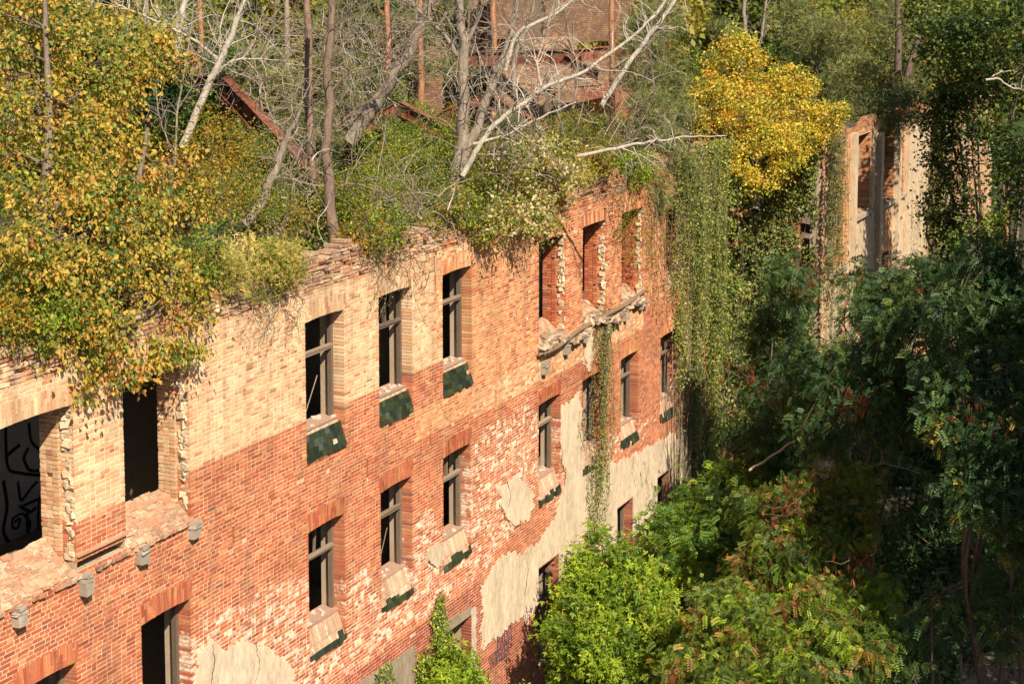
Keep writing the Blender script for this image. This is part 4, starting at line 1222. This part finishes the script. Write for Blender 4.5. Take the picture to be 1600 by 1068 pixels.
tree('amber_tree', 'amber-yellow tree crowning the end corner of the main wall', 'tree', at(1180, 330, 61), at(1180, 80, 63), .16,
     bp([(1150, 105, 63, 60, 45), (1225, 150, 62, 62, 50), (1110, 160, 60, 40, 46), (1160, 170, 60.5, 50, 40), (1285, 185, 62, 36, 26), (1200, 215, 60, 60, 26), (1140, 250, 59, 24, 30), (1230, 258, 60, 34, 16), (1105, 205, 60, 22, 20), (1300, 175, 61, 22, 14), (1195, 285, 59, 14, 12), (1155, 72, 63, 30, 24), (1260, 215, 61, 36, 24), (1175, 280, 59, 16, 18)]), 'amber', .105, 'oval', dens=.66, per=64, cr=.31, droop=.5, wk=dict(nbr=70), hollow=.6, pal2='gold', p2=.25)
for (L, lb) in (([(1280, 70, 78, 50, 40), (1330, 130, 74, 60, 44), (1385, 175, 72, 40, 34), (1250, 40, 80, 40, 40), (1345, 180, 71, 40, 24), (1320, 60, 76, 36, 40)], 'olive pine behind the amber tree over the far wing'),
                ([(1400, 60, 80, 40, 40), (1425, 110, 78, 40, 40), (1390, 20, 82, 40, 30), (1420, 170, 72, 26, 34)], 'olive green pine at the right end of the far wing roof')):
    B = bp(L); c = B[0][0]
    tree('pine_tree', lb, 'tree', (c[0] + 1, c[1], 13.0), (c[0] + 1, c[1] + .5, c[2] + 2), .15, B, 'olive', .24, 'needle', dens=1.0, per=30, cr=.55, droop=-.1, bark=BR, mat='needle')
tree('woodland_tree', 'yellow-green tree behind the right end of the far wing', 'tree', (56, 12, 0), (56, 12, 19), .2, bp([(1420, 190, 84, 40, 30), (1450, 120, 88, 50, 50), (1360, 40, 90, 60, 50), (1230, 20, 92, 60, 40)]), 'fargold', .17, dens=1.1, per=44, cr=.6)

def X_AT(px): return on_y(px, 400, 0.0)[0]


def relshrub(name, label, group, pal, size, R_, H_, shape='oval', pal2=None, p2=0, mat='leaf'):
    B = [(np.array([rng.normal(0, R_ * .45), rng.normal(0, R_ * .45), H_ * rng.uniform(.25, .85)]), np.array([1, 1, .9]) * R_ * rng.uniform(.35, .6)) for k in range(9)]
    return shrub(name, label, 'shrub', np.zeros(3), B, pal, size, shape, group, dens=.62, per=42, cr=.32, pal2=pal2, p2=p2, mat=mat)


rs = [relshrub('roof_shrub', 'yellow-green shrub growing on the collapsed roof', 'yellow-green shrubs on the roof', 'shrub', .09, 1.5, 2.6, pal2='lime', p2=.25),
      relshrub('roof_shrub', 'mid-green young tree growing on the collapsed roof', 'green young trees on the roof', 'mid', .11, 1.6, 4.2, pal2='far', p2=.5),
      relshrub('roof_shrub', 'orange-tinged shrub growing on the collapsed roof', 'orange-tinged shrubs on the roof', 'orange', .08, 1.3, 2.2, pal2='shrub', p2=.5),
      relshrub('young_pine', 'small olive pine growing on the collapsed roof', 'small pines on the roof', 'olive', .22, 1.4, 4.0, 'needle', mat='needle')]
us = [0] * 4
for i in range(64):
    x = rng.uniform(-10, 24.5); y = rng.uniform(3.2, 15) if i % 4 else rng.uniform(2.0, 4)
    k = rng.choice(4, p=(.38, .27, .15, .20)) if y > 4 else rng.choice([0, 2])
    sc = rng.uniform(.65, 1.15) * (1 if y > 10 else (.62 if k in (0, 2) else .42))
    if us[k] == 0:
        us[k] = 1; rs[k].location = (x, y, 13.3); rs[k].scale = (sc,) * 3
    else:
        copytree(rs[k], (x, y, 13.3), rng.uniform(0, 6.28), sc)

hd = []
for i, px in enumerate((415, 452, 572, 612, 690, 735, 905, 930, 985, 1015, 310, 350, 20, 75)):
    x = X_AT(px); g_ = wz(px); r_ = rng.uniform(14, 26)
    B = bp([(px + rng.normal(0, 10), 0, 1, 1, 1)])
    zc = topf(x) + .12
    B = [(np.array([x + rng.normal(0, .25), rng.uniform(-.12, .35), zc + rng.uniform(-.35, .35)]), np.array([.45, .3, .3]) * rng.uniform(.7, 1.5)) for k in range(3)]
    pl_ = ('shrub', 'straw', 'orange', 'lime', 'shrub')[i % 5]
    hd.append(shrub('wall_plant', 'small wild plant rooted in the broken brick wall head', 'plant', (x, .2, zc - .3), B, pl_, .07, 'needle' if pl_ == 'straw' else 'oval', 'small plants along the wall head', mat='needle' if pl_ == 'straw' else 'leaf', dens=.7, per=34, cr=.2, pal2='shrub', p2=.4, droop=.6))


sap = bare('bare_sapling', 'thin grey leafless sapling standing in the roof scrub', [([np.array([0, 0, 0.]), np.array([.15, .1, 1.6]), np.array([.05, .3, 3.2]), np.array([.35, .35, 5.2]), np.array([.4, .6, 7.4])], .055, .012),
     ([np.array([.1, .1, 1.8]), np.array([-.5, .1, 3.0]), np.array([-.7, .3, 4.8])], .03, .008), ([np.array([.05, .3, 3.2]), np.array([.7, .2, 4.2]), np.array([1.1, .1, 5.6])], .025, .006)], GY, 60, tl=1.3, group='bare saplings on the roof')
for i in range(16):
    x, y = rng.uniform(-8, 24), rng.uniform(5, 14.5)
    o = sap if i == 0 else copytree(sap, (0, 0, 0))
    o.location = (x, y, 13.3); o.rotation_euler = (rng.normal(0, .12), rng.normal(0, .12), rng.uniform(0, 6.28)); o.scale = (rng.uniform(.6, 1.2),) * 3

# undergrowth carpets (stuff)
def carpet(name, n, fx, fy, fz, pal, size, shape, mat='leaf', label=None, pal2=None):
    mb = MB()
    x = fx(n); y = fy(n); keepm = (np.sin(x * 1.3 + y) + np.sin(y * 2.1 - x * .7) + rng.normal(0, .8, n)) > -.5
    x, y = x[keepm], y[keepm]
    P = np.stack([x, y, fz(x, y) + np.abs(rng.normal(0, .28, len(x)))], -1)
    col = lcol(pal, len(P))
    if pal2:
        mm = np.sin(x * .9) + np.cos(y * 1.4) > .4; col[mm] = lcol(pal2, int(mm.sum()))
    leaves(mb, P, size, col, shape, -.2)
    return tag(mb.build(name, M[mat]), label, 'undergrowth', kind='stuff')


carpet('roof_undergrowth', 60000, lambda n: rng.uniform(-13, 25, n), lambda n: rng.uniform(.7, 15.5, n), lambda x, y: 13.35 + 0 * x, 'shrub', .11, 'oval', label='low leafy scrub covering the collapsed roof', pal2='mid')
carpet('ground_undergrowth', 50000, lambda n: rng.uniform(-5, 60, n), lambda n: rng.uniform(-16, -.3, n), lambda x, y: -.1 + 0 * x, 'dark', .16, 'oval', label='low dark plants covering the ground below the trees', pal2='mid')

# ================================================================== climbers on the walls
def vine(name, label, strands, pal, size=.055, step=.028, spread=.05, Y=0.0, col=(.14, .11, .08), shape='oval', grp=None, out=.12):
    """strands: (x, z_top, z_bottom, drift) hanging in front of a wall plane"""
    root = empty(name, (strands[0][0], Y - .1, strands[0][2]), label, 'climber', grp)
    lf, stm = MB(), MB()
    for (x, zt, zb, dr) in strands:
        n = 14; t = np.linspace(0, 1, n)
        off = abs(rng.normal(.05, out * .5)) + .03
        xs = x + dr * t + np.cumsum(rng.normal(0, .085, n)) + .12 * np.sin(t * rng.uniform(3, 9) + rng.uniform(0, 6)); zs = zt + (zb - zt) * t
        ys = Y - off - .05 * np.sin(t * 3) - .02
        P = np.stack([xs, ys, zs], -1)
        stm.tube(P, np.linspace(.007, .003, n), 3, col, False)
        m = max(4, int(abs(zt - zb) / step))
        tt = np.sort(rng.uniform(0, 1, m)) * (n - 1)
        tt = tt[np.sin(tt * 2.3 + x * 7) + rng.normal(0, .8, m) > -.9]
        m = len(tt)
        Q = np.stack([np.interp(tt, range(n), P[:, k]) for k in range(3)], -1) + rng.normal(0, 1, (m, 3)) * [spread, spread * .6, spread]
        Q[:, 1] = np.minimum(Q[:, 1], Y - .02)
        leaves(lf, Q, size, lcol(pal, m), shape, .8, None, np.array([0, -1.0, .35]))
    keep(stm.build('stems', M['bark']), root); keep(lf.build('leaves', M['ivy']), root)
    return root


def X_at(px, Y=0.0): return on_y(px, 400, Y)[0]
def Z_at(px, py, Y=0.0): return on_y(px, py, Y)[2]


S = []
cl = [(rng.uniform(1044, 1122), rng.uniform(.45, 1.0), rng.uniform(2, 6)) for k in range(17)]
for k in range(150):      # the great curtain near the end of the wall: bunches of strands of unlike length
    c_ = cl[rng.integers(17)]
    px = min(c_[0] + rng.normal(0, c_[2]), 1120); t = Z_at(px, 250 + rng.uniform(-30, 90))
    b = t + (Z_at(px, 740 if px > 1062 else 520) - t) * c_[1] * rng.uniform(.45, 1.0)
    S.append((X_at(px), t, max(b, 2.0), rng.normal(0, .35)))
vine('ivy_curtain', 'broad curtain of trailing green creeper at the far end of the main wall', S, 'ivy', .075, .030, .08, out=.4)
S = []
for k in range(26):
    px = rng.uniform(1000, 1050); S.append((X_at(px), Z_at(px, rng.uniform(290, 340)), Z_at(px + 10, rng.uniform(390, 520)), .9))
vine('creeper', 'thin creeper strands slanting right below the olive pine', S, 'ivy', .06, .05, .06, out=.3)
S = []
for k in range(30):
    px = rng.normal(942, 8); S.append((X_at(px), Z_at(px, rng.uniform(465, 520)), Z_at(px, rng.uniform(600, 800)), rng.normal(-.1, .3)))
vine('creeper', 'narrow creeper strip hanging from the balcony rubble between two windows', S, 'ivy', .06, .032, .06, out=.15)
S = [(X_at(930 + rng.uniform(-14, 14)), Z_at(930, rng.uniform(690, 740)), Z_at(930, rng.uniform(780, 850)), .05) for k in range(16)]
vine('creeper', 'creeper tuft over the plaster below the second balcony window', S, 'ivy', .065, .03, .08)
S = [(X_at(678 + rng.normal(0, 3.2)), Z_at(678, rng.uniform(925, 960)), 1.0, rng.normal(0, .05)) for k in range(22)]
vine('ivy_strip', 'narrow upright ivy strip climbing the plinth left of the concrete lintel', S, 'lime', .065, .018, .055, out=.08)
S = [(X_at(px), Z_at(px, 1010 + rng.uniform(0, 30) + abs(px - 662) * .6), .6, 0) for px in rng.uniform(645, 700, 40)]
vine('ivy_patch', 'spreading ivy around the foot of the narrow ivy strip', S, 'lime', .075, .022, .08, out=.12)
S = [(X_at(px), Z_at(px, 1040 + rng.uniform(0, 14)), 1.5, 0) for px in rng.uniform(582, 598, 12)]
vine('ivy_strip', 'small ivy tip at the bottom edge below the framed windows', S, 'lime', .065, .022, .055)
S = [(X_at(px), Z_at(px, rng.uniform(830, 960)), .3, rng.normal(0, .1)) for px in rng.uniform(905, 965, 60)]
vine('ivy_patch', 'ivy climbing the foot of the wall above the bright maple', S, 'ivy', .075, .03, .09, out=.2)
S = [(X_at(px), Z_at(px, rng.uniform(975, 1010)), .3, rng.normal(0, .1)) for px in rng.uniform(848, 872, 20)]
vine('ivy_patch', 'ivy beside the painted warning lettering', S, 'lime', .075, .026, .09, out=.2)
# roots and dry strands on the wall head (cast the fringed shadows)
for (a, b, lb) in ((365, 440, 'dry roots hanging under the yellow grass tuft'), (560, 640, 'thin dry roots hanging above the second framed window'), (735, 825, 'dark hanging twigs below the pale bush')):
    S = []
    for k in range(26):
        px = rng.uniform(a, b); zt = 13.6 - rng.uniform(0, .3); S.append((X_at(px), zt, zt - rng.uniform(.3, 1.5) * (1 if a < 700 else 1.1), rng.normal(.1, .15)))
    vine('hanging_roots', lb, S, 'shrub', .045, .12 if a < 700 else .06, .05, out=.5)

def ivymat(name, label, x0, x1, z0, z1, n, pal, size, dfun, Y=0.0):
    root = empty(name, ((x0 + x1) / 2, Y, z0), label, 'climber')
    lf, stm = MB(), MB()
    x = rng.uniform(x0, x1, n); z = rng.uniform(z0, z1, n)
    d = .8 * np.sin(x * 4.1 + .7 * np.sin(z * .8)) + .5 * np.sin(z * 1.1 + x * 1.7) + .4 * np.sin(z * 3.1 - x * 6) + dfun(x, z)
    k = (d + rng.normal(0, .35, n)) > 0
    x, z, d = x[k], z[k], d[k]
    y = Y - .04 - np.abs(rng.normal(.05, .12, len(x))) * (1 + np.clip(d, 0, 2))
    leaves(lf, np.stack([x, y, z], -1), size, lcol(pal, len(x)), 'oval', .8, None, np.array([-.3, -1.0, .3]))
    for q in range(34):
        xx = rng.uniform(x0, x1); zt = rng.uniform(z0 + 4, z1)
        stm.tube(curve((xx, Y - .05, 0.0), (xx + rng.normal(0, .5), Y - .08, zt), 14, 0, .015), np.linspace(.035, .008, 14), 5, (.24, .19, .13), False)
        for j in range(2):
            stm.tube(curve((xx, Y - .06, zt * .5), (xx + rng.normal(0, .9), Y - .1, zt * .5 + rng.uniform(1, 3)), 8, 0, .04), np.linspace(.014, .004, 8), 4, (.3, .24, .17), False)
    keep(stm.build('stems', M['bark']), root); keep(lf.build('leaves', M['ivy']), root)


ivymat('ivy', 'thick ivy columns clinging to the far corner of the main wall', 21.2, 25.6, .2, 13.9, 60000, 'ivy', .085, lambda x, z: -1.15 + .42 * (x - 21.2) - .5 * np.exp(-((z - 4) / 2.5) ** 2))

shrub('ivy_mass', 'deep green ivy mass bulging round the end corner of the main wall', 'climber', at(1128, 700, 58), bp([(1128, 290, 59, 14, 40), (1136, 360, 59, 16, 44), (1126, 430, 58.5, 12, 40), (1142, 470, 59, 20, 40), (1130, 540, 58, 14, 40), (1148, 600, 58.5, 24, 40), (1128, 650, 57.5, 14, 30)]), 'ivydark', .12, 'oval', dens=.6, per=50, cr=.34, droop=.9, mat='ivy', pal2='ivy', p2=.4)

# ivy over the wing's end wall (faces -x): build along y
def ivywall(name, label, x, y0, y1, zf, n, pal, size, seed=0):
    root = empty(name, (x, (y0 + y1) / 2, 0), label, 'climber')
    n = int(n * 1.9)
    lf, stm = MB(), MB()
    y = rng.uniform(y0, y1, n); z = rng.uniform(0, 13.9, n)
    d = np.sin(y * 1.9 + .8 * np.sin(z * .9)) + .7 * np.sin(z * 1.4 + y * 2.2) + .5 * np.sin(z * 4 - y * 3)
    k = (d + rng.normal(0, .5, n)) > -.9
    y, z, d = y[k], z[k], d[k]
    P = np.stack([x - .05 - np.abs(rng.normal(.08, .14, len(y))) * (1.2 + d * .5), y, z], -1)
    leaves(lf, P, size, lcol(pal, len(P)), 'oval', .7, None, np.array([-.9, -.5, .3]))
    for q in range(30):
        yy = rng.uniform(y0, y1); stm.tube(curve((x - .05, yy, 0), (x - .06, yy + rng.normal(0, .6), rng.uniform(7, 13.5)), 12, 0, .02), np.linspace(.03, .008, 12), 4, (.16, .12, .09), False)
    keep(stm.build('stems', M['bark']), root); keep(lf.build('leaves', M['ivy']), root)


ivywall('ivy', 'dark ivy carpet over the end wall of the far wing below the amber tree', 33.3, -1.5, 9, None, 46000, 'ivydark', .11)
S = [(x, 13.6 + rng.uniform(-.5, .4), rng.uniform(4, 11), rng.normal(0, .2)) for x in rng.uniform(33.0, 34.1, 40)]
vine('ivy', 'ivy strands on the first cream pier of the far wing', S, 'ivydark', .10, .05, .10, Y=WY - .2, out=.4)
S = [(x, 13.6 + rng.uniform(-.5, .4), rng.uniform(2, 9), rng.normal(0, .2)) for x in rng.uniform(52.3, 53.6, 44)] + [(rng.uniform(47.5, 52), rng.uniform(9, 10.5), rng.uniform(6, 9), .8) for k in range(12)]
vine('ivy', 'ivy on the last bright plaster pier of the far wing', S, 'ivy', .12, .06, .14, Y=WY - .2, out=.4)

# ================================================================== trees below, right side
def gtree(name, label, cat, px, z, B, pal, size, shape, r=.12, bark=BR, lean=0, **kw):
    B = bp([(b[0], b[1], b[2], b[3], b[4]) for b in B])
    b0 = at(px, 500, z); base = (b0[0], b0[1], -.3)
    c = np.mean([b[0] for b in B], axis=0); tz_ = max(b[0][2] for b in B) * .72
    wk = kw.pop('wk', dict(nbr=60, lean=.04, thin=.016))
    return tree(name, label, cat, base, (c[0], c[1], tz_), r, B, pal, size, shape, None, bark, kw.pop('mat', 'leaf'), wk, **kw)


gtree('maple_tree', 'bright lime-green maple at the foot of the wall, bottom centre', 'tree', 950, 42, [(920, 905, 43.5, 46, 36), (975, 935, 42.5, 56, 50), (900, 980, 42, 50, 50), (960, 1020, 41, 60, 50), (1030, 1000, 41, 46, 56), (885, 1040, 42, 30, 34), (1020, 930, 43, 34, 34), (905, 868, 43.8, 16, 22), (958, 862, 43.5, 18, 24), (1002, 890, 43, 16, 24), (880, 945, 43, 18, 24), (868, 990, 42.5, 16, 20), (930, 840, 44, 10, 20)],
      'lime', .12, 'star', dens=.8, per=46, cr=.30, droop=.5, hollow=.4)
gtree('maple_tree', 'small bright maple in front of the plinth left of the painted warning', 'tree', 710, 37.5, [(712, 1030, 38.6, 20, 24), (728, 1062, 38.4, 16, 20), (700, 1075, 38, 26, 28)], 'lime', .12, 'star', r=.05, dens=1.0, per=40, cr=.25, droop=.5)
gtree('sapling', 'thin red-tinged sapling before the painted warning', 'tree', 790, 40, [(758, 1062, 40.5, 14, 9), (750, 1080, 40.5, 22, 14), (812, 1080, 40.5, 16, 12)], 'rusty', .07, 'oval', r=.03, dens=.7, per=30, cr=.22, pal2='lime', p2=.4)
gtree('tree_of_heaven', 'mid-green feathery tree against the end of the main wall', 'tree', 1090, 46, [(1050, 840, 47, 50, 40), (1090, 790, 48.5, 46, 36), (1020, 860, 46.5, 36, 36), (1130, 830, 46, 50, 46), (1080, 880, 45, 50, 40), (1140, 750, 49, 36, 36)], 'mid', .24, 'frond', dens=.85, per=36, cr=.38, droop=.3, pal2='lime', p2=.25)
gtree('robinia_tree', 'dark green robinia standing before the ivy-covered end wall', 'tree', 1230, 45, [(1215, 520, 52, 50, 50), (1195, 600, 53, 46, 40), (1245, 590, 48, 50, 50), (1215, 680, 49, 54, 50), (1235, 440, 50, 40, 36), (1160, 700, 52, 30, 36)],
      'robinia', .20, 'frond', r=.14, dens=.85, per=40, cr=.40, droop=.25, hollow=.6)
gtree('robinia_tree', 'tall dark robinia with its top below the plastered wing', 'tree', 1370, 43, [(1340, 440, 45, 22, 20), (1390, 465, 44, 56, 30), (1450, 435, 43, 46, 28), (1362, 500, 43, 46, 40), (1420, 520, 41, 70, 56), (1330, 590, 42, 60, 46), (1400, 640, 41, 60, 50), (1290, 660, 42, 50, 40)],
      'robinia', .20, 'frond', r=.16, dens=.85, per=40, cr=.40, droop=.25, hollow=.6)
gtree('robinia_tree', 'nearest dark blue-green robinia along the right edge of the view', 'tree', 1560, 36, [(1540, 420, 38, 60, 40), (1590, 480, 37, 50, 50), (1500, 500, 37, 50, 40), (1560, 580, 36, 60, 56), (1500, 650, 35.5, 56, 56), (1590, 680, 35, 50, 60), (1540, 760, 35, 66, 50), (1480, 590, 37, 40, 40), (1590, 830, 35, 46, 46)],
      'robinia', .20, 'frond', r=.17, dens=.85, per=36, cr=.36, droop=.25, hollow=.55, wk=dict(nbr=90, lean=.08, thin=.018, low=.1))
gtree('robinia_tree', 'rusty-tinged robinia in the middle of the lower right thicket', 'tree', 1240, 40, [(1200, 800, 42, 56, 44), (1270, 780, 41, 56, 40), (1240, 860, 40, 66, 46), (1320, 840, 40, 50, 44), (1180, 900, 40, 50, 46), (1330, 760, 41, 40, 34)],
      'rusty', .17, 'frond', dens=.85, per=42, cr=.32, droop=.4, pal2='lime', p2=.15)
gtree('robinia_tree', 'fine-leaved green robinia at the bottom centre-right', 'tree', 1230, 37, [(1130, 960, 38.5, 56, 50), (1200, 990, 37.5, 66, 50), (1280, 950, 38, 60, 46), (1340, 1000, 37, 60, 50), (1150, 1050, 37, 70, 40), (1260, 1060, 36.5, 80, 40), (1370, 930, 38, 30, 30), (1080, 1050, 38, 50, 40)],
      'rusty', .165, 'frond', dens=.85, per=44, cr=.30, droop=.4, pal2='lime', p2=.28)
gtree('robinia_tree', 'dark robinia sprays above the trampled path at lower right', 'tree', 1500, 36, [(1450, 980, 37, 36, 36), (1480, 940, 36.5, 30, 26), (1570, 900, 36, 40, 40), (1590, 980, 35.5, 20, 50), (1430, 1040, 37, 36, 30)], 'robinia', .20, 'frond', dens=.9, per=18, cr=.4, r=.09)
gtree('dark_shrub', 'dark low shrubs in the shaded gap at the middle right', 'shrub', 1440, 48, [(1390, 740, 49, 46, 40), (1450, 800, 48, 50, 40), (1400, 860, 47, 46, 46), (1470, 880, 47, 50, 46), (1420, 960, 45.5, 50, 46), (1510, 840, 48, 46, 50), (1500, 960, 46, 36, 36), (1560, 820, 50, 40, 60), (1470, 1030, 44, 40, 36), (1590, 950, 45, 36, 40), (1400, 1040, 43, 40, 40)],
      'dark', .16, 'oval', dens=1.0, per=50, cr=.5, r=.06)
gtree('dark_tree', 'dark broadleaf tree filling the gap behind the robinias at the right', 'tree', 1500, 55, [(1480, 470, 56, 50, 46), (1540, 520, 55, 56, 50), (1480, 600, 54, 50, 50), (1560, 640, 54, 50, 50), (1500, 700, 53, 50, 50), (1440, 690, 54, 40, 46)],
      'dark', .18, 'oval', dens=1.0, per=50, cr=.55, r=.16)
# pods
for (px, py, z_, n, lb) in ((1275, 430, 46.5, 40, 'hanging red-brown seed pods below the plaster pier of the wing'), (1165, 592, 47.5, 34, 'hanging red-brown seed pods in front of the ivy wall'), (1342, 625, 40, 40, 'rust-red pods in the gap at the middle of the thicket'),
                           (1440, 470, 41.5, 40, 'hanging brown pods in the dark crown right of the wing'), (1510, 640, 35, 36, 'rust-red pods in the nearest dark crown'), (1590, 650, 34.6, 26, 'brown pods at the right edge of the view'), (1340, 880, 38, 26, 'orange-brown pods in the lower thicket'), (1230, 790, 40, 50, 'brown pods scattered in the rusty robinia')):
    P = np.array([at(px + rng.normal(0, 20), py + rng.normal(0, 16), z_ + rng.normal(0, .3)) for k in range(n)])
    mb = MB(); leaves(mb, P, .13, lcol('pod', n) * .8, 'pod')
    for k in range(6): mb.tube(curve(P[rng.integers(n)] + [0, 0, .1], P[rng.integers(n)] + [0, 0, .15], 6, .1, .1), .006, 4, (.2, .14, .1), False)
    tag(mb.build('seed_pods', M['leaf']), lb, 'seed pods')
# dead branches in the thicket
bare('dead_branch', 'pale dead branch forking in the dark gap right of the ivy wall', [pth([(1170, 735, 44), (1205, 712), (1245, 685), (1268, 680), (1300, 700), (1335, 690)], .035, .012, 44)], (.55, .42, .28), 8, cat='branch', tl=.6)
bare('dead_branch', 'short pale dead branch in the dark gap above the lower thicket', [pth([(1330, 750, 42), (1345, 735), (1380, 722), (1440, 740)], .03, .01, 42)], (.5, .4, .28), 8, cat='branch', tl=.7)
bare('dead_branch', 'broken orange-brown branch stub in the lower right gap', [pth([(1416, 960, 39), (1430, 948), (1438, 936)], .035, .02, 39)], (.5, .3, .17), 3, cat='branch', tl=.4)
bare('dead_branch', 'bleached crooked branch before the far dark trees at upper right', [pth([(1540, 125, 62), (1560, 122), (1580, 138), (1600, 140)], .05, .02, 62), pth([(1550, 120), (1570, 110), (1590, 112)], .03, .01, 62)], WH, 6, cat='branch', tl=1.0)
# tall dark trees beyond, right
gtree('dark_tree', 'tall dark ivy-clad trunk just right of the bright plaster pier', 'tree', 1475, 66, [(1483, 330, 66, 15, 50), (1485, 250, 66, 16, 50), (1480, 180, 66, 26, 40), (1482, 390, 66, 18, 30)], 'fardark', .16, 'oval', r=.25, dens=1.2, per=60, cr=.5)
gtree('dark_tree', 'tall dark broadleaf tree with a forked trunk before the distant brick wall', 'tree', 1556, 64, [(1480, 60, 68, 50, 44), (1540, 40, 66, 60, 50), (1500, 130, 66, 50, 40), (1580, 130, 65, 40, 50), (1540, 190, 64, 44, 26), (1590, 40, 62, 40, 50), (1590, 230, 62, 26, 40), (1450, 20, 70, 40, 40)], 'fardark', .19, 'oval', r=.22, dens=1.1, per=54, cr=.6, pal2='far', p2=.2)
gtree('shrubby_tree', 'lit green bush at the right edge above the dark robinia', 'tree', 1580, 55, [(1580, 290, 56, 30, 40), (1575, 350, 55, 36, 36), (1600, 250, 56, 20, 30), (1520, 370, 57, 36, 20)], 'mid', .14, 'oval', dens=1.0, per=44, cr=.5, r=.1, pal2='lime', p2=.2)
# tall neighbours just right of the view that shade the path side
for (x, y, s_) in ((5.5, -17.8, .95), (11, -16.6, 1.05), (19.5, -15.8, 1.1), (27, -15.5, 1.1), (35, -15, 1.05), (16, -21, 1.1)):
    copytree(protos[3], (x, y, -.2), rng.uniform(0, 6), s_, 'tall dark tree beside the path, just beyond the right edge of the photograph').__setitem__('group', 'shading trees beside the path')
